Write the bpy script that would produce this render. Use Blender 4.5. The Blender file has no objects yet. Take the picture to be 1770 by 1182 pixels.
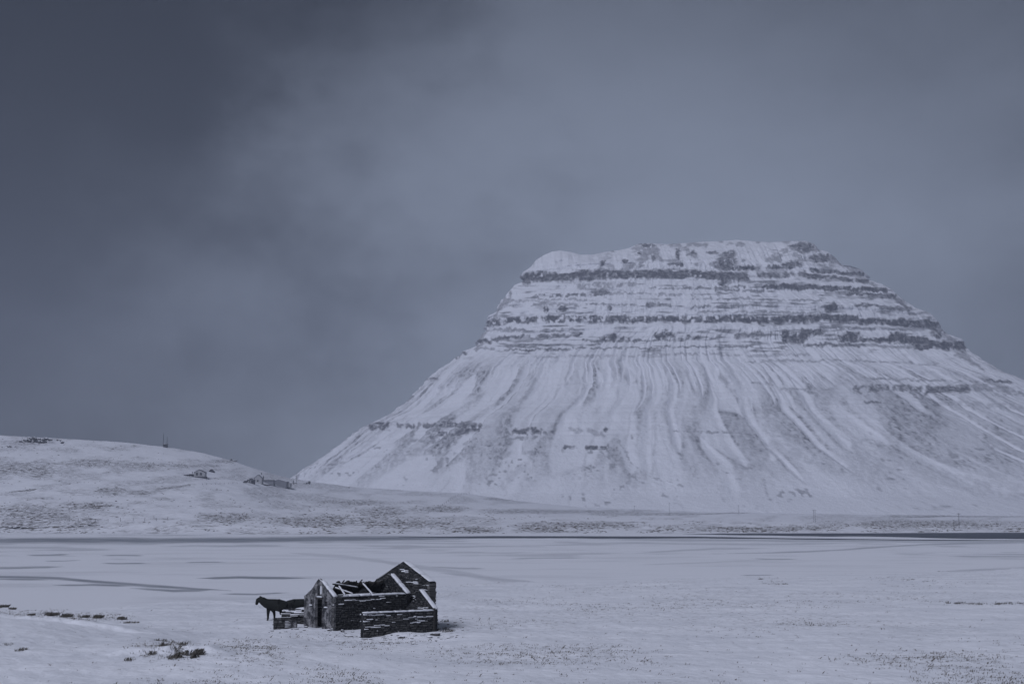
import bpy, bmesh, math, random
import numpy as np
from mathutils import Vector, Matrix
from mathutils.geometry import tessellate_polygon

scene = bpy.context.scene
R = math.radians
random.seed(7)
rng = np.random.RandomState(11)

# ------------------------------------------------------------------ camera, world, sun, exposure
F, CX, CY, HC = 2458.0, 885.0, 591.0, 7.6
PITCH = math.atan(304.0 / F)
CP, SP = math.cos(PITCH), math.sin(PITCH)
cam_data = bpy.data.cameras.new("camera")
cam_data.sensor_width = 36.0
cam_data.lens = F / 1770.0 * 36.0
cam_data.clip_start, cam_data.clip_end = 0.5, 30000.0
cam = bpy.data.objects.new("camera", cam_data)
scene.collection.objects.link(cam)
cam.location = (0, 0, HC)
cam.rotation_euler = (R(90) + PITCH, 0, 0)
scene.camera = cam

SUN_EL, SUN_AZ = R(44), R(-142)          # azimuth clockwise from +Y: light comes from the left, a little behind the camera
world = bpy.data.worlds.new("World"); scene.world = world
world.use_nodes = True
nt = world.node_tree; nt.nodes.clear()
def wn(t, **k):
    n = nt.nodes.new(t)
    for a, b in k.items(): setattr(n, a, b)
    return n
def wmath(op, a, b=None, clamp=False):
    n = wn('ShaderNodeMath', operation=op, use_clamp=clamp)
    for i, v in enumerate((a, b)):
        if v is None: continue
        if isinstance(v, (int, float)): n.inputs[i].default_value = v
        else: nt.links.new(v, n.inputs[i])
    return n.outputs[0]
def wmap(v, a, b, c, d, smooth=True):
    n = wn('ShaderNodeMapRange'); n.interpolation_type = 'SMOOTHSTEP' if smooth else 'LINEAR'
    nt.links.new(v, n.inputs[0])
    for i, q in enumerate((a, b, c, d)): n.inputs[i + 1].default_value = q
    return n.outputs[0]
def pix_dir(px, py):
    u, v = (px - CX) / F, (CY - py) / F
    return Vector((u, CP - v * SP, SP + v * CP)).normalized()
sky = wn('ShaderNodeTexSky'); sky.sky_type = 'NISHITA'; sky.sun_disc = False
sky.sun_elevation = SUN_EL; sky.sun_rotation = SUN_AZ
tc = wn('ShaderNodeTexCoord')
def wnoise(scale, detail, rough, off=(0, 0, 0), stretch=1.0):
    m = wn('ShaderNodeMapping'); m.inputs['Location'].default_value = off; m.inputs['Scale'].default_value = (1, 1, stretch)
    nt.links.new(tc.outputs['Generated'], m.inputs[0])
    n = wn('ShaderNodeTexNoise'); n.inputs['Scale'].default_value = scale; n.inputs['Detail'].default_value = detail
    n.inputs['Roughness'].default_value = rough
    nt.links.new(m.outputs[0], n.inputs['Vector'])
    return n.outputs[0]
def wdot(px, py):
    n = wn('ShaderNodeVectorMath', operation='DOT_PRODUCT'); nt.links.new(tc.outputs['Generated'], n.inputs[0])
    n.inputs[1].default_value = pix_dir(px, py); return n.outputs['Value']
n1 = wnoise(5.0, 6, 0.58, (3.1, 1.7, 0.4), 1.4); n2 = wnoise(2.4, 3, 0.45, (0.3, 5.2, 2.0)); n3 = wnoise(13.0, 6, 0.6, (7.3, 2.2, 1.0), 1.5); n4 = wnoise(7.0, 6, 0.62, (1.3, 9.2, 4.0), 1.8)
w1 = wmath('MULTIPLY', wmath('SUBTRACT', n1, 0.5), 0.15)
w3 = wmath('MULTIPLY', wmath('SUBTRACT', n3, 0.5), 0.04)
warp = wmath('ADD', w1, w3)
dB = wmath('ADD', wdot(930, 500), wmath('MULTIPLY', warp, 0.5))
dD = wmath('ADD', wdot(-300, 60), warp)
bright = wmap(dB, math.cos(R(25)), 1.0, 0.0, 1.0)
dark = wmap(dD, math.cos(R(28)), math.cos(R(6)), 0.0, 1.0)
sz = wn('ShaderNodeSeparateXYZ'); nt.links.new(tc.outputs['Generated'], sz.inputs[0])
high = wmap(wmath('ADD', sz.outputs[2], wmath('MULTIPLY', w3, 2.0)), math.sin(R(10)), math.sin(R(25)), 1.0, 0.46)   # the cloud deck is thicker and greyer overhead than at its pale base
L = wmath('ADD', wmath('ADD', 0.098, wmath('MULTIPLY', bright, 0.128)), wmath('MULTIPLY', wmath('SUBTRACT', n2, 0.5), 0.07))
L = wmath('ADD', L, wmath('MULTIPLY', wmath('SUBTRACT', n3, 0.5), 0.035))
L = wmath('ADD', L, wmath('MULTIPLY', wmath('SUBTRACT', n4, 0.5), 0.06))
L = wmath('MULTIPLY', L, high)
L = wmath('MULTIPLY', L, wmath('SUBTRACT', 1.0, wmath('MULTIPLY', dark, 0.97)))
L = wmath('MULTIPLY', L, 7.6)
tint = wn('ShaderNodeCombineXYZ')
nt.links.new(wmath('MULTIPLY', L, 0.865), tint.inputs[0]); nt.links.new(L, tint.inputs[1]); nt.links.new(wmath('MULTIPLY', L, 1.31), tint.inputs[2])
mixn = wn('ShaderNodeMix', data_type='RGBA'); mixn.inputs[0].default_value = 0.975    # the cloud deck hides all but a trace of the clear sky
nt.links.new(sky.outputs[0], mixn.inputs[6]); nt.links.new(tint.outputs[0], mixn.inputs[7])
bg = wn('ShaderNodeBackground'); bg.inputs[1].default_value = 0.1
nt.links.new(mixn.outputs[2], bg.inputs[0])
out = wn('ShaderNodeOutputWorld'); nt.links.new(bg.outputs[0], out.inputs[0])

sd = bpy.data.lights.new("sun", 'SUN'); sd.energy = 1.5; sd.angle = R(22); sd.color = (0.79, 0.83, 1.0)
sun = bpy.data.objects.new("sun", sd); scene.collection.objects.link(sun)
sdir = Vector((math.sin(SUN_AZ) * math.cos(SUN_EL), math.cos(SUN_AZ) * math.cos(SUN_EL), math.sin(SUN_EL)))
sun.rotation_euler = sdir.to_track_quat('Z', 'Y').to_euler()
scene.view_settings.view_transform = 'Standard'; scene.view_settings.look = 'None'
scene.view_settings.exposure = 0.66; scene.view_settings.gamma = 1.0
scene.view_settings.use_curve_mapping = False
scene.render.engine = 'CYCLES'
scene.cycles.use_denoising = True
scene.cycles.volume_bounces = 1
scene.cycles.max_bounces = 6

# ------------------------------------------------------------------ helpers
def ray(px, py):
    u, v = (np.asarray(px, float) - CX) / F, (CY - np.asarray(py, float)) / F
    return u, CP - v * SP, SP + v * CP
def at_depth(px, py, Y):
    dx, dy, dz = ray(px, py); k = Y / dy
    return dx * k, Y + 0 * k, HC + dz * k
def at_z(px, py, z):
    dx, dy, dz = ray(px, py); k = (z - HC) / dz
    return dx * k, dy * k
def project(X, Y, Z):
    zz = Z - HC
    f = Y * CP + zz * SP; up = -Y * SP + zz * CP
    return CX + F * X / f, CY - F * up / f
def sstep(a, b, x):
    t = np.clip((x - a) / (b - a), 0, 1); return t * t * (3 - 2 * t)
def _h(ix, iy, s):
    n = (ix.astype(np.int64) * 374761393 + iy.astype(np.int64) * 668265263 + s * 974634777) & 0xffffffff
    n = ((n ^ (n >> 13)) * 1274126177) & 0xffffffff
    n = n ^ (n >> 16)
    return (n & 0xffffff) / float(0xffffff)
def vn(x, y, s=0):
    x, y = np.broadcast_arrays(np.asarray(x, float), np.asarray(y, float))
    ix, iy = np.floor(x), np.floor(y); fx, fy = x - ix, y - iy
    fx = fx * fx * (3 - 2 * fx); fy = fy * fy * (3 - 2 * fy)
    a, b = _h(ix, iy, s), _h(ix + 1, iy, s); c, d = _h(ix, iy + 1, s), _h(ix + 1, iy + 1, s)
    return (a + (b - a) * fx) * (1 - fy) + (c + (d - c) * fx) * fy
def fbm(x, y, s=0, o=4, g=0.5):
    t, a, n = 0, 1, 0
    for k in range(o):
        t = t + a * vn(x * 2 ** k + 17.3 * k, y * 2 ** k - 9.1 * k, s + k); n += a; a *= g
    return t / n
def polydist(px, py, pts):
    """distance to a polyline and the fraction along it"""
    best = np.full(px.shape, 1e9); fr = np.zeros(px.shape); n = len(pts) - 1
    for i in range(n):
        (x0, y0), (x1, y1) = pts[i], pts[i + 1]
        dx, dy = x1 - x0, y1 - y0; q = dx * dx + dy * dy
        t = np.clip(((px - x0) * dx + (py - y0) * dy) / q, 0, 1)
        d = np.hypot(px - x0 - t * dx, py - y0 - t * dy)
        m = d < best; best = np.where(m, d, best); fr = np.where(m, (i + t) / n, fr)
    return best, fr

def link(o, parent=None, **props):
    scene.collection.objects.link(o)
    if parent is not None: o.parent = parent
    for k, v in props.items(): o[k] = v
    return o
def mesh_obj(name, verts, faces, mat, parent=None, smooth=False, attrs=None, **props):
    me = bpy.data.meshes.new(name); me.from_pydata([tuple(v) for v in verts], [], faces)
    me.update()
    if smooth: me.polygons.foreach_set('use_smooth', [True] * len(me.polygons))
    if attrs:
        for k, a in attrs.items():
            at = me.attributes.new(k, 'FLOAT', 'POINT'); at.data.foreach_set('value', np.asarray(a, np.float32).ravel())
    if mat: me.materials.append(mat)
    return link(bpy.data.objects.new(name, me), parent, **props)
def grid_obj(name, X, Y, Z, mat, attrs=None, wrap=False, **props):
    nr, nc = X.shape
    co = np.stack([X, Y, Z], -1).reshape(-1, 3).astype(np.float32)
    r = np.arange(nr - 1)[:, None]; c = np.arange(nc if wrap else nc - 1)[None, :]; c2 = (c + 1) % nc
    q = np.stack([r * nc + c, r * nc + c2, (r + 1) * nc + c2, (r + 1) * nc + c], -1).reshape(-1, 4).astype(np.int32)
    me = bpy.data.meshes.new(name)
    me.vertices.add(len(co)); me.vertices.foreach_set('co', co.ravel())
    me.loops.add(q.size); me.loops.foreach_set('vertex_index', q.ravel())
    me.polygons.add(len(q)); me.polygons.foreach_set('loop_start', np.arange(0, q.size, 4, dtype=np.int32))
    me.polygons.foreach_set('loop_total', np.full(len(q), 4, np.int32))
    me.update(calc_edges=True); me.validate()
    me.polygons.foreach_set('use_smooth', np.ones(len(me.polygons), bool))
    for k, a in (attrs or {}).items():
        at = me.attributes.new(k, 'FLOAT', 'POINT'); at.data.foreach_set('value', np.asarray(a, np.float32).ravel())
    me.materials.append(mat)
    return link(bpy.data.objects.new(name, me), None, **props)
def thing(name, label, cat, loc=(0, 0, 0), rz=0.0, group=None):
    o = bpy.data.objects.new(name, None); o.location = loc; o.rotation_euler = (0, 0, rz); o.empty_display_size = 0.3
    link(o, None, label=label, category=cat)
    if group: o['group'] = group
    return o

# ------------------------------------------------------------------ materials
def material(name, base, rough=0.8, spec=0.3):
    m = bpy.data.materials.new(name); m.use_nodes = True
    b = m.node_tree.nodes['Principled BSDF']
    b.inputs['Base Color'].default_value = (*base, 1); b.inputs['Roughness'].default_value = rough
    b.inputs['Specular IOR Level'].default_value = spec
    return m, m.node_tree, b
def mnoise(t, scale, detail=3, rough=0.55, sc=(1, 1, 1), obj=True):
    c = t.nodes.new('ShaderNodeTexCoord'); mp = t.nodes.new('ShaderNodeMapping'); mp.inputs['Scale'].default_value = sc
    t.links.new(c.outputs['Object'], mp.inputs[0])
    n = t.nodes.new('ShaderNodeTexNoise'); n.inputs['Scale'].default_value = scale; n.inputs['Detail'].default_value = detail; n.inputs['Roughness'].default_value = rough
    t.links.new(mp.outputs[0], n.inputs['Vector']); return n.outputs[0]
def mrange(t, v, a, b, c=0.0, d=1.0):
    n = t.nodes.new('ShaderNodeMapRange'); t.links.new(v, n.inputs[0])
    for i, q in enumerate((a, b, c, d)): n.inputs[i + 1].default_value = q
    return n.outputs[0]
def mmath(t, op, a, b, clamp=False):
    n = t.nodes.new('ShaderNodeMath'); n.operation = op; n.use_clamp = clamp
    for i, v in enumerate((a, b)):
        if isinstance(v, (int, float)): n.inputs[i].default_value = v
        else: t.links.new(v, n.inputs[i])
    return n.outputs[0]
def mmix(t, f, a, b):
    n = t.nodes.new('ShaderNodeMix'); n.data_type = 'RGBA'
    if isinstance(f, (int, float)): n.inputs[0].default_value = f
    else: t.links.new(f, n.inputs[0])
    for i, v in ((6, a), (7, b)):
        if isinstance(v, tuple): n.inputs[i].default_value = (*v, 1)
        else: t.links.new(v, n.inputs[i])
    return n.outputs[2]
def attr(t, name):
    n = t.nodes.new('ShaderNodeAttribute'); n.attribute_name = name; return n.outputs['Fac']
def bump(t, b, h, strength, dist):
    n = t.nodes.new('ShaderNodeBump'); n.inputs['Strength'].default_value = strength; n.inputs['Distance'].default_value = dist
    t.links.new(h, n.inputs['Height']); t.links.new(n.outputs[0], b.inputs['Normal'])
SNOW = (0.79, 0.795, 0.83); SNOW2 = (0.70, 0.705, 0.73)

m_snow, t, b = material('snow', SNOW, 0.7, 0.2)
t.links.new(mmix(t, mnoise(t, 3.0), SNOW, SNOW2), b.inputs['Base Color'])
bump(t, b, mnoise(t, 9.0, 4), 0.5, 0.03)

# terrain near the camera: snow with dead grass tips showing
m_ground, t, b = material('snowfield', SNOW, 0.75, 0.2)
sp1 = mmath(t, 'MULTIPLY', mrange(t, mnoise(t, 3.2, 5, 0.7, (0.7, 1.0, 1)), 0.55, 0.68), 0.75)
sp = mmath(t, 'MULTIPLY', sp1, attr(t, 'grass'), True)
basec = mmix(t, mrange(t, mnoise(t, 0.22, 5, 0.6, (0.5, 1, 1)), .35, .65), (0.82, 0.825, 0.855), (0.70, 0.71, 0.745))
t.links.new(mmix(t, sp, basec, (0.13, 0.115, 0.10)), b.inputs['Base Color'])
hh_ = mmath(t, 'ADD', mnoise(t, 2.2, 5, 0.6), mmath(t, 'MULTIPLY', mnoise(t, 0.42, 4, 0.5, (0.7, 1.1, 1)), 3.0))
bump(t, b, hh_, 0.6, 0.13)

m_far, t, b = material('snowy_slope', SNOW, 0.8, 0.1)
sp1 = mrange(t, mnoise(t, 0.5, 5, 0.72, (0.6, 1.0, 1.2)), 0.44, 0.57)
sp = mmath(t, 'MULTIPLY', sp1, attr(t, 'rock'), True)
basec = mmix(t, mnoise(t, 0.02, 4), SNOW, (0.70, 0.705, 0.74))
t.links.new(mmix(t, sp, basec, (0.11, 0.10, 0.095)), b.inputs['Base Color'])
bump(t, b, mnoise(t, 0.25, 4, 0.6), 0.5, 0.6)

m_mount, t, b = material('mountain_face', SNOW, 0.85, 0.1)
fine = mnoise(t, 0.13, 4, 0.7)
rk = mmath(t, 'MULTIPLY', attr(t, 'rock'), mrange(t, fine, 0.30, 0.62, 0.62, 1.18), True)
rockc = mmix(t, mnoise(t, 0.05, 4), (0.035, 0.033, 0.037), (0.065, 0.06, 0.064))
basec = mmix(t, mnoise(t, 0.012, 5, 0.6), SNOW, (0.68, 0.685, 0.72))
t.links.new(mmix(t, rk, basec, rockc), b.inputs['Base Color'])
bump(t, b, fine, 0.55, 5.0)

m_ice, t, b = material('lake_ice', SNOW, 0.55, 0.3)
streak = mrange(t, mnoise(t, 0.05, 5, 0.6, (0.5, 1.0, 1)), 0.52, 0.80, 0.0, 0.35)
k = mmath(t, 'MAXIMUM', attr(t, 'ice'), streak, True)
basec = mmix(t, mnoise(t, 0.03, 4, 0.5, (0.3, 1, 1)), SNOW, (0.74, 0.745, 0.77))
t.links.new(mmix(t, k, basec, (0.17, 0.185, 0.21)), b.inputs['Base Color'])
rr = mrange(t, k, 0, 1, 0.7, 0.35); t.links.new(rr, b.inputs['Roughness'])

m_water, t, b = material('dark_open_water', (0.045, 0.055, 0.07), 0.6, 0.12)
t.links.new(mmix(t, mnoise(t, 0.08, 3, 0.5, (0.2, 1, 1)), (0.04, 0.048, 0.062), (0.085, 0.095, 0.115)), b.inputs['Base Color'])

m_stone, t, b = material('rough_stone', (0.06, 0.062, 0.065), 0.95, 0.2)
tone = attr(t, 'tone')
c1 = mmix(t, tone, (0.018, 0.019, 0.021), (0.14, 0.137, 0.133))
c2 = mmix(t, mrange(t, mnoise(t, 6.0, 5, 0.65), 0.45, 0.75), c1, (0.13, 0.128, 0.125))
geo = t.nodes.new('ShaderNodeNewGeometry'); sx = t.nodes.new('ShaderNodeSeparateXYZ'); t.links.new(geo.outputs['Normal'], sx.inputs[0])
up = mmath(t, 'MULTIPLY', mrange(t, sx.outputs[2], 0.35, 0.75), mrange(t, mnoise(t, 1.6, 3, 0.6, (1, 1, 3)), 0.60, 0.66), True)
t.links.new(mmix(t, up, c2, SNOW), b.inputs['Base Color'])
bump(t, b, mnoise(t, 14.0, 5, 0.65), 0.9, 0.04)

m_mortar, t, b = material('dark_wall_core', (0.02, 0.021, 0.023), 0.95, 0.1)
t.links.new(mmix(t, mrange(t, mnoise(t, 4.0, 5, 0.7), 0.45, 0.7), (0.014, 0.015, 0.017), (0.045, 0.045, 0.046)), b.inputs['Base Color'])

m_conc, t, b = material('stained_concrete', (0.15, 0.15, 0.155), 0.9, 0.2)
v = mrange(t, mnoise(t, 2.2, 5, 0.68, (1.0, 1.0, 1.1)), 0.43, 0.60)
c1 = mmix(t, v, (0.03, 0.031, 0.035), (0.27, 0.265, 0.27))
h = mrange(t, mnoise(t, 5.0, 4, 0.6, (0.6, 0.6, 3.5)), 0.44, 0.66)
c2 = mmix(t, mmath(t, 'MULTIPLY', h, 0.6), c1, (0.035, 0.036, 0.04))
c3 = mmix(t, mrange(t, mnoise(t, 13.0, 3, 0.6), 0.62, 0.7), c2, (0.28, 0.28, 0.29))
t.links.new(c3, b.inputs['Base Color'])
bump(t, b, mnoise(t, 12.0, 5, 0.6, (0.5, 0.5, 2)), 0.9, 0.03)

m_turf, t, b = material('rotten_turf', (0.03, 0.028, 0.025), 1.0, 0.05)
geo = t.nodes.new('ShaderNodeNewGeometry'); sx = t.nodes.new('ShaderNodeSeparateXYZ'); t.links.new(geo.outputs['Normal'], sx.inputs[0])
c1 = mmix(t, mnoise(t, 5.0, 5, 0.7), (0.012, 0.013, 0.014), (0.06, 0.055, 0.05))
up = mmath(t, 'MULTIPLY', mrange(t, sx.outputs[2], 0.3, 0.7), mrange(t, mnoise(t, 2.5, 4, 0.6), 0.44, 0.55), True)
t.links.new(mmix(t, up, c1, SNOW), b.inputs['Base Color'])
bump(t, b, mnoise(t, 9.0, 5, 0.7), 1.0, 0.06)

m_wood, t, b = material('weathered_timber', (0.05, 0.048, 0.045), 0.9, 0.15)
t.links.new(mmix(t, mnoise(t, 7.0, 4, 0.6, (1, 1, 6)), (0.025, 0.024, 0.024), (0.075, 0.07, 0.066)), b.inputs['Base Color'])
m_metal, t, b = material('rusty_corrugated_metal', (0.09, 0.088, 0.085), 0.6, 0.4)
t.links.new(mmix(t, mrange(t, mnoise(t, 5.0, 4, 0.65), 0.4, 0.7), (0.12, 0.12, 0.125), (0.05, 0.035, 0.03)), b.inputs['Base Color'])
m_grass, t, b = material('dead_grass', (0.06, 0.05, 0.04), 0.95, 0.1)
t.links.new(mmix(t, mnoise(t, 1.3, 3), (0.05, 0.047, 0.043), (0.19, 0.165, 0.14)), b.inputs['Base Color'])
m_tussock, t, b = material('dark_tussock', (0.04, 0.035, 0.03), 0.95, 0.1)
t.links.new(mmix(t, mnoise(t, 6.0, 3), (0.04, 0.038, 0.035), (0.15, 0.135, 0.115)), b.inputs['Base Color'])
m_rock, t, b = material('dark_boulder', (0.06, 0.058, 0.06), 0.95, 0.15)
geo = t.nodes.new('ShaderNodeNewGeometry'); sx = t.nodes.new('ShaderNodeSeparateXYZ'); t.links.new(geo.outputs['Normal'], sx.inputs[0])
c1 = mmix(t, mnoise(t, 2.0, 4, 0.6), (0.03, 0.03, 0.032), (0.09, 0.085, 0.085))
t.links.new(mmix(t, mrange(t, sx.outputs[2], 0.55, 0.85), c1, SNOW), b.inputs['Base Color'])
def coat(name, col):
    m, t, b = material(name, col, 0.75, 0.15)
    t.links.new(mmix(t, mnoise(t, 9.0, 4, 0.6), tuple(c * 0.7 for c in col), tuple(c * 1.4 for c in col)), b.inputs['Base Color'])
    bump(t, b, mnoise(t, 40.0, 3, 0.6, (1, 1, 0.4)), 0.5, 0.02); return m
m_horse = coat('black_winter_coat', (0.012, 0.013, 0.012)); m_mane = coat('black_horse_hair', (0.009, 0.009, 0.009))
m_hoof, _, _ = material('hoof_horn', (0.03, 0.028, 0.025), 0.5)
m_eye, _, _ = material('horse_eye', (0.01, 0.008, 0.006), 0.15, 0.6)
def paint(name, col, rough=0.7):
    m, t, b = material(name, col, rough, 0.2)
    t.links.new(mmix(t, mnoise(t, 0.8, 4), tuple(c * 0.85 for c in col), tuple(min(1, c * 1.1) for c in col)), b.inputs['Base Color']); return m
m_white = paint('pale_cladding', (0.36, 0.36, 0.37)); m_grey = paint('grey_sheeting', (0.19, 0.195, 0.215)); m_darkwall = paint('dark_boarding', (0.035, 0.035, 0.04))
m_glass = paint('dark_window_glass', (0.025, 0.03, 0.035), 0.25); m_trim = paint('dark_trim', (0.07, 0.07, 0.075)); m_pole = paint('tarred_pole', (0.045, 0.04, 0.04))
m_deck = paint('dark_deck', (0.04, 0.04, 0.045))

# ------------------------------------------------------------------ haze: even air round camera and scene, sky outside
hz = bpy.data.materials.new('haze_air'); hz.use_nodes = True; t = hz.node_tree; t.nodes.clear()
vol = t.nodes.new('ShaderNodeVolumePrincipled'); vol.inputs['Color'].default_value = (0.56, 0.605, 0.71, 1)
vol.inputs['Density'].default_value = 0.00023; vol.inputs['Anisotropy'].default_value = 0.1
o_ = t.nodes.new('ShaderNodeOutputMaterial'); t.links.new(vol.outputs[0], o_.inputs['Volume'])
x0, x1, y0, y1, z0, z1 = -2600, 3000, -260, 3500, -7, 500
mesh_obj('haze', [(x0, y0, z0), (x1, y0, z0), (x1, y1, z0), (x0, y1, z0), (x0, y0, z1), (x1, y0, z1), (x1, y1, z1), (x0, y1, z1)],
         [(0, 3, 2, 1), (4, 5, 6, 7), (0, 1, 5, 4), (1, 2, 6, 5), (2, 3, 7, 6), (3, 0, 4, 7)], hz, kind='stuff', label='thin blue winter haze filling the air')

# ------------------------------------------------------------------ base sheet under everything
mesh_obj('snow_plain', [(-2500, -240, -5), (2900, -240, -5), (2900, 3400, -5), (-2500, 3400, -5)], [(0, 1, 2, 3)], m_snow, kind='structure', label='snow covered plain reaching to the horizon')

# ------------------------------------------------------------------ mountain
D = 2500.0
LEFT = [(330, 898), (430, 862), (497, 823), (560, 783), (620, 742), (665, 721), (700, 697), (741, 656), (775, 631), (800, 612), (822, 600), (830, 585), (838, 565), (844, 553),
        (858, 530), (872, 512), (885, 500), (895, 491), (904, 485), (908, 470)]
RIGHT = [(2420, 898), (2250, 868), (2050, 800), (1900, 735), (1770, 668), (1735, 655), (1700, 635), (1680, 621), (1668, 609), (1655, 592), (1640, 587), (1622, 573), (1610, 555), (1572, 533),
         (1548, 512), (1530, 500), (1502, 489), (1490, 475), (1478, 465)]
TOP = [(905, 470), (918, 461), (926, 450), (940, 441), (955, 435), (968, 433), (985, 436), (1003, 441), (1022, 441), (1040, 437), (1062, 434), (1085, 430), (1103, 422), (1120, 421), (1150, 423), (1180, 421),
       (1230, 418), (1275, 415), (1300, 418), (1330, 419), (1360, 417), (1392, 417), (1405, 422), (1412, 431), (1428, 435), (1440, 444), (1447, 457), (1462, 462), (1480, 465), (1492, 474)]
def prof(pts):
    a = np.array(pts, float); X, _, Z = at_depth(a[:, 0], a[:, 1], D); o = np.argsort(Z); return Z[o], X[o]
lz, lx = prof(LEFT); rz_, rx = prof(RIGHT)
ta = np.array(TOP, float); tX, _, tZ = at_depth(ta[:, 0], ta[:, 1], D)
zp = float(at_depth(1200, 470, D)[2])
nlev, ncap, nf, nb = 470, 90, 1250, 130
zs = np.linspace(-3, zp, nlev)
th = np.concatenate([np.linspace(0, np.pi, nf, endpoint=False), np.linspace(np.pi, 2 * np.pi, nb, endpoint=False)])
XL, XR = np.interp(zs, lz, lx), np.interp(zs, rz_, rx)
XC, A = (XL + XR) / 2, (XR - XL) / 2
B = 125 + 0.86 * (A - A[-1])
Ac = A * np.sqrt(1 - (B / D) ** 2)
TH, ZS = np.meshgrid(th, zs)
cs, sn = np.cos(TH), np.sin(TH)
def ridge(a, b, s, p=1.0): return (1 - np.abs(2 * vn(a, b, s) - 1)) ** p
def gullies(TH, ZS):
    w = 0.055 * (fbm(TH * 5, ZS / 140, 133, 3) - 0.5) + 0.012 * (fbm(TH * 22, ZS / 40, 135, 3) - 0.5)
    T = TH + w; j = 110 * (fbm(TH * 9, ZS / 80, 136, 2) - .5)
    wt, wm, wl = sstep(120, 230, ZS + j), sstep(30, 110, ZS + j) * sstep(330, 200, ZS + j), sstep(190, 70, ZS + j)
    return np.maximum.reduce([ridge(T * 37, ZS / 330, 161) * wt, ridge(T * 19, ZS / 380, 163) * wm, ridge(T * 10.5, ZS / 400, 165) * wl, 0.93 * ridge(T * 64, ZS / 150, 167) * wt * wt])
def field_gully(TH, ZS):
    tt = sstep(300, 60, ZS); w = 0.06 * (fbm(TH * 4, ZS / 160, 31, 3) - 0.5)
    w = w + 0.05 * (fbm(TH * 11, ZS / 90, 33, 3) - 0.5); a1 = 0.6 * fbm((TH + w) * 10, ZS / 300, 41, 4, 0.6) + 0.4 * fbm((TH + w) * 27, ZS / 240, 43, 3, .55); a2 = 1 - np.abs(2 * vn((TH + w * 1.6) * 19, ZS / 420, 45) - 1); a2 = a2 * (0.4 + 1.0 * fbm(TH * 6, ZS / 150, 47, 2))
    return a1, a2, tt
def surface(off):
    Xv = XC[:, None] + (Ac[:, None] + off * 1.0) * cs
    Yv = D - (B[:, None] + off) * sn
    return Xv, Yv
X, Y = surface(0 * ZS)
# gullies and spurs
g1, g2, tt = field_gully(TH, ZS)
spur = fbm(TH * 15, ZS / 34, 51, 5, .58) - 0.5
edge = sstep(0.0, 0.22, np.abs(sn))                     # keep the outline where it is
fanamp = sstep(5, 60, ZS) * sstep(330, 250, ZS)
gul = gullies(TH, ZS)
rib = fbm((TH + 0.05 * (fbm(TH * 5, ZS / 110, 133, 3) - .5)) * 46, ZS / 210, 137, 3, .6) - .5
off = (24 * (g1 - 0.5) - 8 * (sstep(.6, 1.0, gul) - .3) - 4 * rib) * fanamp * (0.35 + 0.65 * edge) + 14 * spur * sstep(210, 300, ZS) * (0.25 + 0.75 * edge)
off += 6 * (fbm(TH * 48, ZS / 13, 61, 4, .6) - 0.5) * (0.4 + 0.6 * edge)
step_ = (vn(ZS / 9.0, 0 * ZS, 63) + 0.6 * vn(ZS / 3.7, 0 * ZS + 2, 65) - 0.8) * sstep(235, 262, ZS)
off += 9 * step_ * sstep(0.5, 0.0, np.abs(sn)) + 3.5 * (vn(ZS / 4.0, TH * 3, 67) - .5) * sstep(60, 120, ZS)
X, Y = surface(off)
Zcap_rows = np.linspace(0, 1, ncap + 1)[1:]
XL0, YL0 = X[-1], Y[-1]
capX, capY, capZ = [], [], []
Hx = np.interp(XL0, tX, tZ)
for s in Zcap_rows:
    e = s ** 0.8
    yy = D + (YL0 - D) * (1 - e)
    zz = zp + (Hx - zp) * (1 - (1 - s) ** 1.6)
    capX.append(XL0); capY.append(yy); capZ.append(zz)
X = np.vstack([X, capX]); Y = np.vstack([Y, capY]); Z = np.vstack([ZS, capZ])
THa = np.vstack([TH, np.repeat(th[None], ncap, 0)])
nC = fbm(X / 22, Z / 9, 71, 4) - 0.5
Yc = Y.copy(); Y[nlev:] += 16 * nC[nlev:] * np.linspace(1, 0.3, ncap)[:, None]
PX, PY = project(X, Y, Z)
rock = np.zeros(X.shape)
wx = 5 * (fbm(X / 30, Z / 30, 81, 3) - 0.5); wy = 5 * (fbm(X / 24, Z / 14, 85, 4) - 0.5)
qx = PX + 3 * wx + 7 * (fbm(PX / 6, PY / 6, 87, 3) - .5); qy = PY + wy + 8 * (fbm(PX / 4.5, PY / 9, 89, 3, .65) - .5)
brk = fbm(PX / 7.0, PY / 9.0, 91, 4, 0.6)               # breaks the bands up
brk2 = fbm(PX / 26.0, PY / 5.0, 95, 3)
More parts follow.
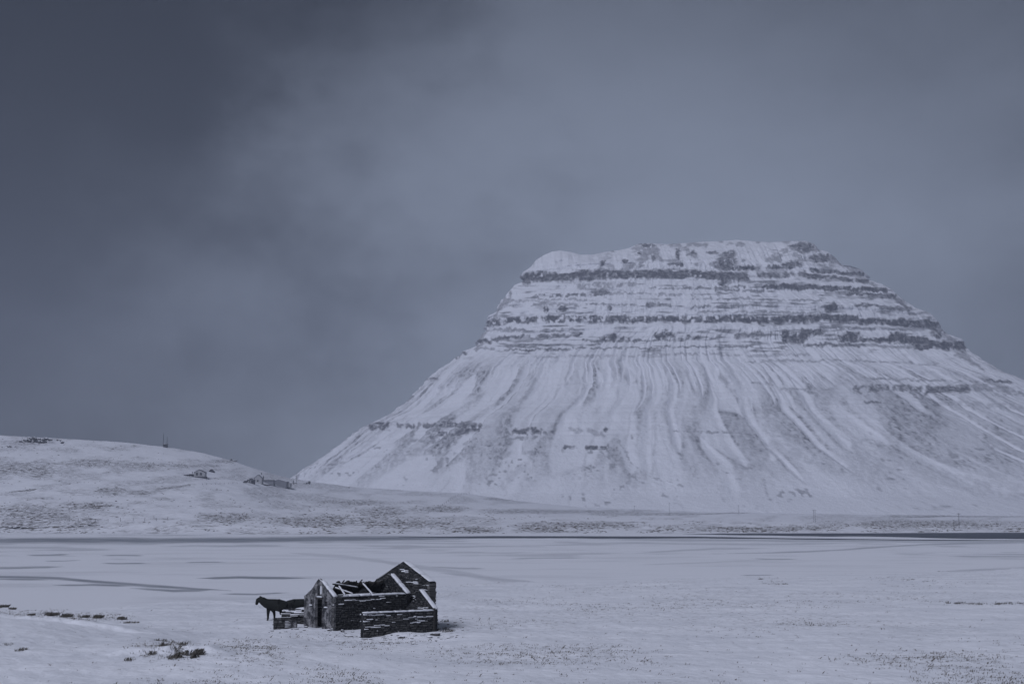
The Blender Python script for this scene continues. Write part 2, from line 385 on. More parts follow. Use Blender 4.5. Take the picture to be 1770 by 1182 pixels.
BANDS = [  # polyline, thickness px, strength
 ([(903, 482), (935, 478), (980, 477), (1050, 474), (1120, 474), (1200, 474), (1290, 478)], 13, 1.0), ([(905, 478), (985, 481)], 10, .9),
 ([(1405, 468), (1492, 474)], 6, .9), ([(1400, 478), (1440, 480), (1500, 486)], 7, 1.0), ([(1315, 474), (1395, 475)], 8, .85),
 ([(1318, 494), (1400, 497), (1532, 503)], 6, 1.0), ([(1230, 500), (1320, 503)], 4, .7), ([(1465, 508), (1545, 512)], 5, .9), ([(1545, 516), (1575, 533)], 7, .8),
 ([(928, 512), (1055, 507)], 5, .8), ([(1000, 494), (1092, 491)], 8, .55), ([(1120, 498), (1290, 496)], 4, .75), ([(1040, 500), (1060, 492)], 8, .6),
 ([(918, 527), (1030, 526), (1100, 527)], 3, .6), ([(1120, 527), (1162, 528)], 6, .75), ([(1060, 507), (1200, 510)], 3, .5), ([(1200, 531), (1315, 527)], 4, .65),
 ([(1200, 516), (1420, 519)], 3, .55), ([(1480, 527), (1572, 534)], 5, .85), ([(880, 520), (1010, 518)], 3, .5), ([(1200, 540), (1420, 541)], 3, .5),
 ([(845, 560), (880, 554), (940, 552), (1000, 551), (1100, 552), (1200, 552)], 10, .95), ([(1200, 552), (1340, 553), (1420, 549), (1500, 556), (1612, 562)], 10, 1.0),
 ([(840, 572), (905, 570)], 5, .6), ([(905, 572), (1010, 570)], 3, .6), ([(828, 590), (880, 583), (940, 580), (1005, 578)], 6, .85), ([(1420, 566), (1600, 570)], 4, .6),
 ([(1010, 590), (1090, 588), (1180, 588)], 3.5, .8), ([(1270, 580), (1330, 577)], 7, .8), ([(1560, 588), (1600, 590), (1668, 602)], 13, 1.0), ([(1600, 560), (1625, 578)], 12, .9),
 ([(1390, 596), (1495, 597)], 5, .85), ([(1500, 597), (1650, 602)], 3, .6), ([(868, 605), (985, 604)], 3.2, .8), ([(990, 602), (1110, 601), (1300, 598)], 2.8, .7), ([(820, 600), (860, 604)], 3, .5),
 ([(930, 616), (1120, 615)], 3, .4), ([(1110, 612), (1400, 614)], 3, .45), ([(1290, 626), (1450, 622), (1620, 630)], 3, .5), ([(1655, 612), (1690, 632)], 5, .6),
 ([(1478, 673), (1550, 670), (1620, 673), (1670, 670)], 10, .85), ([(1600, 675), (1672, 672)], 12, .9), ([(1690, 656), (1748, 660)], 5, .9), ([(1500, 655), (1570, 656), (1660, 658)], 3, .6),
 ([(1690, 668), (1790, 682)], 12, .6), ([(1600, 694), (1760, 702)], 8, .35), ([(1345, 672), (1440, 672)], 4, .45), ([(1500, 695), (1522, 695)], 4, .8), ([(1300, 662), (1340, 664)], 2.5, .5),
 ([(690, 735), (760, 736), (830, 732)], 6, .8), ([(748, 757), (800, 745), (828, 740)], 9, .85), ([(705, 762), (785, 765)], 6, .55), ([(735, 776), (765, 788)], 6, .4),
 ([(876, 746), (946, 747)], 7, .85), ([(880, 757), (945, 757)], 4, .6), ([(975, 772), (995, 773)], 4, .9), ([(1012, 774), (1054, 775)], 6, .95), ([(1020, 745), (1040, 752)], 10, .45), ([(985, 742), (1000, 745)], 8, .4),
 ([(1168, 745), (1295, 748)], 2.6, .6), ([(645, 738), (666, 737)], 13, .9), ([(700, 690), (715, 684)], 4, .8), ([(735, 660), (750, 653)], 4, .8), ([(790, 616), (804, 610)], 5, .8), ([(618, 743), (640, 737)], 4, .5),
 ([(820, 602), (848, 556), (880, 508)], 7, .6), ([(1620, 566), (1668, 612), (1700, 640)], 5, .6), ([(1440, 446), (1500, 488), (1560, 524)], 4, .6),
 ([(1070, 760), (1090, 800), (1118, 822), (1180, 840), (1166, 868)], 2, .45), ([(1284, 744), (1296, 772), (1312, 796), (1318, 840), (1328, 858)], 2, .5), ([(905, 800), (870, 840)], 10, .22), ([(1500, 785), (1640, 830), (1760, 850)], 22, .22), ([(1340, 770), (1420, 800), (1520, 825)], 20, .22)]
BLOBS = [(1252, 455, 27, 14), (1262, 440, 15, 10), (1254, 484, 15, 13), (1285, 464, 40, 5), (1384, 427, 27, 12), (1418, 447, 28, 9), (1372, 457, 22, 7), (1340, 462, 20, 4), (1042, 456, 6, 8), (1080, 451, 6, 6), (1128, 446, 6, 7), (1104, 440, 6, 3),
         (1172, 439, 7, 13), (1168, 456, 15, 6), (1115, 423, 20, 4), (1196, 437, 8, 7), (1230, 436, 12, 4), (1060, 433, 8, 4), (945, 534, 11, 6), (972, 534, 9, 7), (1050, 533, 6, 5), (1440, 532, 19, 10), (1062, 584, 28, 8), (1095, 588, 8, 6),
         (1148, 581, 20, 10), (1192, 585, 24, 5), (1374, 584, 28, 11), (1400, 575, 34, 7), (1468, 583, 23, 11), (1545, 584, 20, 10), (1520, 588, 40, 5), (917, 745, 26, 7), (655, 736, 11, 9), (768, 733, 24, 5), (812, 738, 24, 8), (766, 752, 15, 8),
         (872, 552, 12, 9), (1600, 600, 22, 6), (1355, 578, 10, 8), (1050, 742, 6, 6)]
for pts, thk, st in BANDS:
    d, fr = polydist(qx, qy, pts)
    thk = thk * (0.45 + 1.35 * brk2)
    v = sstep(thk * 0.75, thk * 0.30, d) * st
    rock = np.maximum(rock, v)
for bx, by, ra, rb in BLOBS:
    d = np.hypot((qx - bx) / ra, (qy - by) / rb) + 1.1 * (fbm(PX / 9, PY / 5, int(bx), 4, .65) - 0.5)
    rock = np.maximum(rock, sstep(1.1, 0.55, d) * 0.95)
solid = sstep(1180, 1400, PX) * sstep(640, 600, PY) + sstep(492, 486, PY)
rock = rock * sstep(0.35, 0.55, brk + 0.06 * rock + 0.11 * np.clip(solid, 0, 1) + 0.10 * (fbm(PX / 3.2, PY / 14, 93, 2) - .35))
cliffzone = sstep(470, 485, PY) * sstep(632, 600, PY) * (PX > 800)
strata = vn(PX / 60, PY / 2.6 + 1.5 * (fbm(PX / 160, PY / 60, 5, 2) - .5), 101) * 0.6 + vn(PX / 11, PY / 2.2, 103) * 0.4
rock = np.maximum(rock, 0.72 * sstep(0.51, 0.70, strata) * sstep(0.35, 0.6, fbm(PX / 40, PY / 30, 105, 3)) * cliffzone)
capz = sstep(478, 465, PY)
rock = np.maximum(rock, 0.6 * sstep(0.51, 0.68, fbm(PX / 16, PY / 9, 111, 4)) * capz * sstep(1000, 1080, PX))
# scree showing grey through the snow between clean chutes
g1, g2, _ = field_gully(THa, Z)
fan = sstep(606, 650, PY)
lowfade = sstep(885, 790, PY)
chute = sstep(0.50, 0.66, g1) * 0.6 + sstep(0.55, 0.9, g2) * 0.5
grey = np.clip(1.12 - chute * 1.45, 0, 1) * fan * (0.25 + 0.75 * lowfade)
for pts, w in [([(1010, 618), (1006, 660), (1000, 725)], 7), ([(1040, 618), (1050, 665), (1066, 710), (1108, 770), (1140, 812)], 10), ([(1120, 620), (1145, 690), (1150, 780), (1160, 850)], 30), ([(885, 620), (850, 700), (800, 765)], 9),
               ([(1182, 600), (1195, 640), (1178, 700), (1172, 760)], 9), ([(1270, 635), (1310, 700), (1340, 790)], 9), ([(940, 620), (925, 700)], 7), ([(1352, 680), (1440, 770), (1480, 800)], 8), ([(1470, 690), (1540, 760), (1600, 800)], 9),
               ([(760, 680), (690, 740), (600, 790)], 8), ([(845, 690), (800, 720)], 14), ([(955, 770), (960, 830)], 14), ([(1400, 640), (1350, 640)], 14)]:
    d, _f = polydist(PX + 2 * wx, PY, pts)
    grey *= 1 - 0.95 * sstep(w * 1.0, w * 0.5, d)
grey *= 0.45 + 0.9 * fbm(PX / 45, PY / 60, 121, 3)
speck = fbm(X / 4.0, Z / 4.0, 131, 3, 0.75)
wS = 0.05 * (fbm(THa * 5, Z / 110, 133, 3) - 0.5) + 0.012 * (fbm(THa * 30, Z / 25, 135, 3) - 0.5)
run = 0.5 * fbm((THa + wS) * 46, Z / 210, 137, 3, .6) + 0.5 * fbm((THa + wS) * 105, Z / 120, 139, 3, .6)
patch = sstep(0.36, 0.62, fbm(PX / 60 + 3, PY / 70, 151, 4, .6))
G = gullies(THa, Z)
clean = sstep(0.70, 0.80, G + 0.05 * (fbm(PX / 5, PY / 7, 157, 2) - .5))      # chutes swept white by sluffing snow
side = sstep(0.52, 0.66, G) * sstep(0.78, 0.70, G)
streak_ = sstep(0.42, 0.72, run + 0.3 * (fbm(X / 14, Z / 14, 155, 3) - 0.5))
grey = np.clip(grey * 1.1, 0, 1) * (1 - 0.92 * clean)
dust = fbm(X / 4.5, Z / 5.5, 159, 4, .75)
upper = 0.35 + 0.65 * sstep(850, 740, PY)
scree = grey * upper * (0.15 + 0.16 * patch + 0.20 * patch * sstep(.42, .68, dust) + 0.10 * streak_ * patch)
scree += fan * lowfade * side * 0.24 * sstep(.3, .6, dust)
scree += (0.2 + grey) * fan * 0.40 * sstep(0.55, 0.72, speck) * sstep(0.42, 0.62, fbm(PX / 55, PY / 35, 145, 3)) * lowfade * (1 - clean)
thin = sstep(0.86, 0.97, 1 - np.abs(2 * vn((THa + 1.6 * wS) * 34, Z / 260, 147) - 1)) * sstep(0.45, 0.65, fbm(PX / 40, PY / 60, 149, 3)) * fan
scree = np.maximum(scree, 0.18 * thin)
rock = np.maximum(rock, np.clip(scree, 0, 0.8))
rock = rock * (1 - 0.08 * sstep(520, 440, PY))  # rock paled towards the summit: mist put into the colour
dots = sstep(0.73, 0.80, vn(X / 4.5, Z / 4.5, 141)) * sstep(0.5, 0.66, fbm(PX / 50, PY / 26, 143, 3)) * sstep(700, 780, PY) * sstep(888, 868, PY)
rock = np.maximum(rock, 0.55 * dots)
# terraces: the rock bands stand steep, the snow ledges between them lie back
rb = rock[:nlev]
dz = zs[1] - zs[0]
cum = np.cumsum(rb, 0) * dz
win = 46
k_ = np.ones(win) / win
pad = np.pad(cum, ((win // 2, win - win // 2 - 1), (0, 0)), mode='reflect', reflect_type='odd')
cs1 = np.cumsum(np.vstack([np.zeros((1, pad.shape[1])), pad]), 0)
sm = (cs1[win:] - cs1[:-win]) / win
tr = (cum - sm[:nlev]) * 0.75 * sstep(240, 270, ZS)
nx, ny = cs, -sn
X[:nlev] += tr * nx * 0.6; Y[:nlev] += tr * ny
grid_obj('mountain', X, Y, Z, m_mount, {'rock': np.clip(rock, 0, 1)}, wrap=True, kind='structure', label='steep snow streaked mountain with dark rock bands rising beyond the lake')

# ------------------------------------------------------------------ far shore terrain and hill
SKX = np.array([-1500, -900, -200, 0, 100, 200, 280, 300, 350, 400, 440, 470, 497, 540, 600, 700, 800, 900, 1000, 1200, 1400, 1770, 2600, 3400.])
SKY_ = np.array([800, 765, 745, 752, 757, 763, 771, 774, 782, 795, 809, 818, 825, 832, 840, 847, 852, 866, 876, 884, 888, 892, 894, 895.])
SHY = np.array([(-1500, 921), (0, 921.5), (600, 924), (1200, 922), (1770, 920.5), (3400, 920)], float)
def far_height(X, Y):
    px = CX + X / Y * F * 1.0
    sk = np.interp(px, SKX, SKY_)
    yr = np.interp(px, [-300, 440, 620, 900, 2600], [1250, 1250, 1450, 1700, 1800])
    dz_ = (F * SP / CP + 0) * 0
    _, _, zr = at_depth(px, sk, yr)
    hy = np.interp(px, SHY[:, 0], SHY[:, 1])
    dxx, dyy, dzz = ray(px, hy); ysh = -HC / dzz * dyy
    ysh = ysh + 14 * (fbm(X / 60, 0 * X, 201, 3) - 0.5)
    t_ = (Y - ysh) / (yr - ysh)
    p = np.interp(px, [300, 600, 1000], [1.12, 1.25, 1.1])
    z = np.where(t_ <= 0, 0.02 * (Y - ysh), zr * np.clip(t_, 0, 1) ** p)
    past = np.clip(Y - yr, 0, None)
    z = z - np.where(px < 520, 1, np.clip((700 - px) / 180, 0, 1)) * past * 0.10
    damp = sstep(0.0, 0.06, t_)
    z = z + damp * (1.2 * sstep(0, .03, t_) * sstep(.5, .1, t_) + 3.0 * (fbm(X / 70, Y / 70, 211, 4) - 0.5) * sstep(1.05, .8, t_) + 1.6 * (fbm(X / 18, Y / 18, 215, 3) - 0.5) * sstep(1.1, 0.85, t_) + 0.5 * (fbm(X / 5, Y / 7, 217, 3) - 0.5))
    return z
def hit_far(px, py):
    ys = np.arange(640, 1900, 2.0)
    dx, dy, dz = ray(px, py); Xs = dx / dy * ys; Zs = HC + dz / dy * ys
    h = far_height(Xs, ys); idx = np.where(h >= Zs)[0]
    i = idx[0] if len(idx) else int(np.argmax(h - Zs))
    return float(Xs[i]), float(ys[i]), float(h[i])
cols = np.concatenate([np.linspace(-2.2, -0.46, 40), np.linspace(-0.45, 0.45, 1000), np.linspace(0.46, 1.5, 30)])
rows = 1 / np.linspace(1 / 640, 1 / 2050, 430)
U, YY = np.meshgrid(cols, rows)
XX = U * YY
XX = np.clip(XX, -2450, 2850)
ZZ = far_height(XX, YY)
fpx, fpy = project(XX, YY, ZZ)
PATCH = [(60, 763, 45, 9), (30, 810, 90, 16), (70, 812, 35, 18), (160, 800, 80, 10), (245, 805, 70, 8), (195, 850, 35, 12), (240, 852, 50, 6), (150, 875, 70, 10), (60, 890, 100, 26), (30, 908, 90, 10), (150, 905, 40, 12), (400, 895, 70, 12), (560, 900, 120, 12),
         (700, 905, 120, 10), (660, 885, 60, 12), (820, 916, 60, 7), (1000, 908, 140, 8), (940, 915, 60, 6), (1100, 888, 140, 4), (1280, 914, 140, 6), (1400, 912, 60, 6), (1600, 905, 180, 10), (1700, 890, 160, 5), (870, 862, 50, 5), (760, 880, 70, 8), (620, 868, 90, 6), (900, 884, 90, 6), (1020, 884, 120, 5), (390, 797, 30, 5), (330, 805, 60, 5)]
rk_ = 0.5 * sstep(0.42, 0.68, fbm(fpx / 40, fpy / 7, 221, 4)) + 0.09
for bx, by, ra, rb2 in PATCH:
    d = np.hypot((fpx - bx) / ra, (fpy - by) / rb2) + 0.8 * (fbm(fpx / 22, fpy / 7, 225, 4) - 0.5)
    rk_ = np.maximum(rk_, sstep(1.15, 0.35, d) * 0.95)
lines = sstep(0.62, 0.75, vn(fpx / 70, fpy / 2.0, 231)) * sstep(0.45, 0.62, fbm(fpx / 90, fpy / 8, 235, 3)) * sstep(880, 900, fpy)
rk_ = np.maximum(rk_, lines * 0.8)
for pts, thk, st in [([(20, 850), (40, 848), (60, 846)], 2, 1), ([(128, 877), (190, 874)], 2.2, 1), ([(270, 846), (330, 838)], 2.5, 1), ([(1180, 889), (1350, 884), (1480, 886)], 1.2, .9), ([(1540, 892), (1590, 893), (1640, 891)], 2.2, 1.), ([(1500, 888), (1770, 890)], 1.3, .8),
                     ([(0, 911), (60, 912), (110, 910)], 2.4, 1.), ([(140, 908), (160, 907)], 3, 1.), ([(0, 806), (60, 798), (110, 802)], 1.5, .7), ([(100, 800), (260, 801)], 2, .6)]:
    d, fr = polydist(fpx, fpy + 1.5 * (fbm(fpx / 12, fpy / 5, 241, 3) - .5), pts); rk_ = np.maximum(rk_, sstep(thk, thk * .4, d) * st * 1.4)
grid_obj('far_shore_ground', XX, YY, ZZ, m_far, {'rock': np.clip(rk_, 0, 1.4)}, kind='structure', label='snowy far shore and low hill with tufts of dark heath')

# ------------------------------------------------------------------ near ground
SH = [(-400, 1050), (0, 1047), (230, 1038), (450, 1028), (700, 1012), (850, 1004), (1000, 1001), (1240, 995), (1450, 990), (1620, 986), (1770, 979), (2300, 965)]
shu = np.array([(a - CX) / F for a, b in SH]); shY = np.array([at_z(a, b, 0.0)[1] for a, b in SH])
def ground_h(X, Y):
    X = np.asarray(X, float); Y = np.asarray(Y, float)
    Ys = np.maximum(Y, 30)
    ysh = np.interp(X / Ys, shu, shY) + 7 * (fbm(X / 14, Y / 30, 301, 3) - 0.5)
    d = ysh - Y
    z = -0.06 + 0.62 * sstep(0, 42, d) - 0.8 * sstep(0, -25, d)
    # hollow in front of the annex
    z = z - 0.42 * np.exp(-(((X + 6.9) / 5.0) ** 2 + ((Y - 87.8) / 3.4) ** 2)) + 0.06 * np.exp(-(((X + 12.5) / 3) ** 2 + ((Y - 92) / 4) ** 2))
    z = z + 0.24 * np.exp(-(((X + 6.7) / 1.3) ** 2 + ((Y - 89.9) / 1.2) ** 2))
    z = z + 0.27 * np.exp(-(((X + 16.0) / 3.2) ** 2 + ((Y - 98.2) / 2.6) ** 2))
    # knoll on the left
    hk = np.interp(X, [-60, -31, -26, -21.5, -18], [2.6, 1.62, 1.15, .55, 0.0])
    hk = hk - .22 * sstep(-20, -23, X)
    z = z + hk * np.exp(-((Y - 84) / np.where(Y > 84, 6.0, 17.0)) ** 2)
    yc = 84.2 + 1.3 * (fbm(X / 2.2, 0 * X + 5, 305, 3) - .5)
    z = z + 0.27 * sstep(yc - .35, yc + .35, Y) * sstep(100, 86, Y) * sstep(-19.5, -23, X) * (.5 + fbm(X / 1.1, 0 * X, 307, 2))
    yd = 71.3 + 1.2 * (fbm(X / 1.2, 0 * X + 9, 308, 2) - .5) + .25 * (X + 16.4)
    z = z + 0.30 * sstep(yd - .3, yd + .3, Y) * sstep(yd + 5, yd + .5, Y) * sstep(3.4, 1.6, np.abs(X + 17.0))
    z = z + 0.55 * np.exp(-(((X + 16.5) / 6.5) ** 2 + ((Y - 73) / 5.5) ** 2))
    z = z + (5.6) * (1 - sstep(0, 55, Y))
    z = z + 0.20 * sstep(-24, -26, X) * 0
    k = sstep(-3, 12, d)
    z = z + k * (0.46 * (fbm(X / 11, Y / 9, 311, 4) - 0.5) + 0.13 * (fbm(X / 1.7, Y / 2.4, 317, 3) - 0.5) + 0.05 * (vn(X / .5, Y / .7, 319) - .5))
    return z
cols = np.concatenate([np.linspace(-2.0, -0.46, 60), np.linspace(-0.45, 0.45, 1250), np.linspace(0.46, 2.0, 60)])
rows = np.concatenate([np.linspace(-230, -20, 12), np.linspace(-15, 48, 50), 1 / np.linspace(1 / 50, 1 / 270, 620)])
U, YY = np.meshgrid(cols, rows)
XX = U * np.maximum(YY, 50)
ZZ = ground_h(XX, YY)
gpx, gpy = project(XX, np.maximum(YY, 1), ZZ)
ysh = np.interp(XX / np.maximum(YY, 30), shu, shY)
gr = 0.25 + 0.75 * sstep(0.42, 0.62, fbm(XX / 9, YY / 12, 331, 4))
gr *= sstep(-4, 4, ysh - YY) * (0.3 + 0.7 * sstep(-22, -8, XX - 0.0 * YY))
for bx, by, ra, rb2 in [(120, 1065, 130, 10), (300, 1125, 90, 28), (450, 1130, 80, 30), (770, 1085, 60, 16), (900, 1130, 260, 26), (1600, 1140, 200, 22), (1100, 1060, 300, 14), (560, 1105, 60, 8)]:
    d = np.hypot((gpx - bx) / ra, (gpy - by) / rb2) + 0.7 * (fbm(gpx / 25, gpy / 8, 335, 3) - 0.5)
    gr = np.maximum(gr, sstep(1.1, 0.4, d) * 1.1)
grid_obj('ground', XX, YY, ZZ, m_ground, {'grass': gr}, kind='structure', label='snow covered foreground field with grass tips showing')

# ------------------------------------------------------------------ frozen lake and open water
cols = np.concatenate([np.linspace(-2.2, -0.46, 20), np.linspace(-0.45, 0.45, 1000), np.linspace(0.46, 2.2, 20)])
rows = 1 / np.linspace(1 / 690, 1 / 95, 340)
U, YY = np.meshgrid(cols, rows); XX = np.clip(U * YY, -1500, 1500); ZZ = 0 * XX
ipx, ipy = project(XX, YY, ZZ)
ice = np.zeros(XX.shape)
wv = 2.5 * (fbm(ipx / 70, ipy / 9, 401, 3) - 0.5)
for pts, thk, st in [([(-400, 994), (0, 997), (100, 999), (180, 1006), (260, 1013), (330, 1017), (400, 1020)], 3.2, .85), ([(-300, 1001), (0, 1001), (90, 1002)], 1.6, .8), ([(90, 1011), (160, 1010), (230, 1013)], 2.5, .8), ([(225, 1016), (300, 1021), (370, 1019)], 2.5, .75), ([(340, 999), (420, 997.5), (540, 999)], 2.6, 1.),
                     ([(380, 1026), (440, 1027), (500, 1024)], 1.8, .8), ([(-300, 980), (0, 981), (60, 980), (110, 979)], 2.6, .7), ([(175, 973), (210, 973), (260, 973)], 1.3, .9), ([(318, 971), (350, 970.5), (392, 971)], 1.2, .8), ([(45, 959), (80, 959), (120, 958)], 1.6, .8), ([(175, 959.5), (215, 959), (250, 960)], 1.2, .8),
                     ([(75, 969), (110, 969), (140, 968)], 1.1, .6), ([(-200, 944), (100, 947), (200, 950)], 2.5, .35), ([(280, 943), (400, 943), (500, 944)], 1.5, .4),
                     ([(-500, 934), (0, 934), (100, 933), (300, 933.5), (500, 932), (700, 930), (860, 929)], 6.0, 1.0), ([(-300, 938), (100, 938), (300, 939)], 2.5, .5), ([(560, 937), (700, 938), (860, 939)], 1.6, .35),
                     ([(640, 968), (710, 978), (770, 986), (850, 1000), (960, 1010)], 5, .33), ([(740, 979), (790, 982), (840, 983)], 2, .5), ([(760, 990), (830, 996), (900, 1006)], 3, .4), ([(500, 955), (600, 962), (700, 975)], 4, .28),
                     ([(880, 965), (940, 964), (1020, 963)], 1.3, .6), ([(1090, 956), (1180, 951), (1240, 948), (1330, 948)], 2, .4), ([(1230, 957), (1400, 953), (1500, 947), (1600, 941), (1770, 936)], 1.6, .6), ([(900, 943), (1100, 938), (1300, 941), (1500, 938)], 2.5, .35),
                     ([(1300, 965), (1340, 966), (1380, 966)], 1, .6), ([(1100, 975), (1200, 973), (1350, 966)], 1.5, .25), ([(1560, 942), (1700, 938), (1900, 934)], 3, .5), ([(1640, 961), (1700, 961), (1800, 962)], 1.5, .5), ([(1700, 957), (1760, 957), (1900, 957)], 1.4, .5), ([(1620, 988), (1700, 984), (1770, 981), (2000, 978)], 2.5, .4),
                     ([(960, 1010), (1150, 1004), (1300, 998)], 2, .25), ([(1280, 994), (1340, 993)], 1.2, .6), ([(1000, 931.5), (1200, 933), (1500, 934.5), (1900, 936)], 3, .45)]:
    d, fr = polydist(ipx, ipy + wv, pts)
    tp = np.clip(np.minimum(fr, 1 - fr) * 5, 0.15, 1)
    ice = np.maximum(ice, sstep(thk * 1.15 * tp, thk * .25 * tp, d) * st)
ice = ice * (0.6 + 0.5 * fbm(ipx / 50, ipy / 1.6, 411, 3))
ice = np.maximum(ice, 0.35 * sstep(0.6, 0.78, fbm(ipx / 110, ipy / 3.2, 415, 4)) * sstep(985, 950, ipy))
grid_obj('lake_ice', XX, YY, ZZ, m_ice, {'ice': ice}, kind='structure', label='frozen lake under wind blown snow with bare grey ice streaks')

def water_sheet(top, bot, name, label):
    xs = np.linspace(top[0][0], top[-1][0], 260)
    ty = np.interp(xs, [p[0] for p in top], [p[1] for p in top]); by = np.interp(xs, [p[0] for p in bot], [p[1] for p in bot])
    j = 0.35 * (fbm(xs / 35, 0 * xs, 421, 4) - 0.5)
    tp = at_z(xs, ty + j, 0.02); bp = at_z(xs, np.maximum(by + 1.4 * (fbm(xs / 60, 0 * xs + 3, 425, 4) - 0.5) * np.clip((by - ty) / 3, 0, 1), ty + j + 0.02), 0.02)
    v = [(x, y, 0.02) for x, y in zip(*tp)] + [(x, y, 0.02) for x, y in zip(*bp)]; n = len(xs)
    mesh_obj(name, v, [(i, n + i, n + i + 1, i + 1) for i in range(n - 1)], m_water, kind='structure', label=label)
water_sheet([(1180, 923), (1320, 920.5), (1770, 919.5), (2600, 918)], [(1180, 923.2), (1320, 925.5), (1500, 927), (1640, 930), (1770, 931.5), (2600, 934)], 'open_water', 'dark band of open water along the far shore on the right')
water_sheet([(690, 927.5), (860, 926), (1200, 926.8), (1350, 929.5), (1560, 932), (1900, 934.5)], [(690, 928), (860, 929.8), (1200, 930.2), (1350, 931.3), (1560, 933.6), (1900, 934.8)], 'open_water', 'thin dark lead of open water below the main band')

# ------------------------------------------------------------------ small mesh builders
def cube_vf(x0, x1, y0, y1, z0, z1):
    return [(x0, y0, z0), (x1, y0, z0), (x1, y1, z0), (x0, y1, z0), (x0, y0, z1), (x1, y0, z1), (x1, y1, z1), (x0, y1, z1)], \
           [(0, 3, 2, 1), (4, 5, 6, 7), (0, 1, 5, 4), (1, 2, 6, 5), (2, 3, 7, 6), (3, 0, 4, 7)]
class MB:
    def __init__(s): s.v = []; s.f = []; s.tone = []
    def add(s, v, f, tone=0.5):
        n = len(s.v); s.v += [tuple(p) for p in v]; s.f += [tuple(n + i for i in q) for q in f]; s.tone += [tone] * len(v); return s
    def box(s, x0, x1, y0, y1, z0, z1, tone=0.5, j=0.0):
        v, f = cube_vf(x0, x1, y0, y1, z0, z1)
        if j: v = [(a + random.uniform(-j, j), b + random.uniform(-j, j), c + random.uniform(-j, j)) for a, b, c in v]
        return s.add(v, f, tone)
    def bar(s, p, q, r0, r1=None, n=6):
        p, q = Vector(p), Vector(q); r1 = r0 if r1 is None else r1
        d = (q - p).normalized(); a = d.orthogonal().normalized(); c = d.cross(a)
        v = [p + (a * math.cos(2 * math.pi * i / n) + c * math.sin(2 * math.pi * i / n)) * r0 for i in range(n)] + \
            [q + (a * math.cos(2 * math.pi * i / n) + c * math.sin(2 * math.pi * i / n)) * r1 for i in range(n)]
        f = [(i, (i + 1) % n, n + (i + 1) % n, n + i) for i in range(n)] + [tuple(range(n))[::-1], tuple(range(n, 2 * n))]
        return s.add(v, f)
    def build(s, name, mat, parent=None, smooth=False, **props):
        return mesh_obj(name, s.v, s.f, mat, parent, smooth, {'tone': s.tone}, **props)
def extrude_poly(outer, holes, frame, t0, t1):
    """outer/holes: (s,z) points; frame(s, t, z) -> xyz. Solid wall with real openings."""
    loops = [outer] + holes
    tris = tessellate_polygon([[Vector((a, b, 0)) for a, b in lp] for lp in loops])
    flat = [p for lp in loops for p in lp]; n = len(flat)
    v = [frame(a, t0, b) for a, b in flat] + [frame(a, t1, b) for a, b in flat]
    f = [tuple(q) for q in tris] + [tuple(n + i for i in reversed(q)) for q in tris]
    k = 0
    for lp in loops:
        m = len(lp)
        for i in range(m):
            a, b = k + i, k + (i + 1) % m
            f.append((a, b, n + b, n + a))
        k += m
    return v, f
def fix_normals(o):
    bm = bmesh.new(); bm.from_mesh(o.data); bmesh.ops.recalc_face_normals(bm, faces=bm.faces); bm.to_mesh(o.data); bm.free()
    return o
def snow_strip(p, q, width, height, seed=0, n=None):
    """a rounded bank of snow lying along p-q"""
    rs = random.Random(seed); p, q = Vector(p), Vector(q); d = q - p; L_ = d.length; n = n or max(3, int(L_ / 0.16))
    side = d.cross(Vector((0, 0, 1))).normalized(); v = []; f = []; m = 7
    for i in range(n + 1):
        t_ = i / n; e = min(1, 3.2 * min(t_, 1 - t_) + 0.45); c = p + d * t_
        hh = height * (.7 + .3 * e) * rs.uniform(.9, 1.08); ww = width * rs.uniform(.96, 1.05) * (0.85 + 0.15 * e)
        for k in range(m):
            a = math.pi * k / (m - 1)
            v.append(c + side * (math.cos(a) * ww / 2) + Vector((0, 0, min(1.0, 1.7 * math.sin(a)) ** 0.8 * hh - 0.01 + rs.uniform(-.008, .008))))
    for i in range(n):
        for k in range(m - 1):
            a = i * m + k; f.append((a, a + 1, a + m + 1, a + m))
    f += [tuple(range(m))[::-1], tuple(n * m + k for k in range(m))]
    f += [(i * m, (i + 1) * m, (i + 1) * m + m - 1, i * m + m - 1) for i in range(n)]
    return v, f
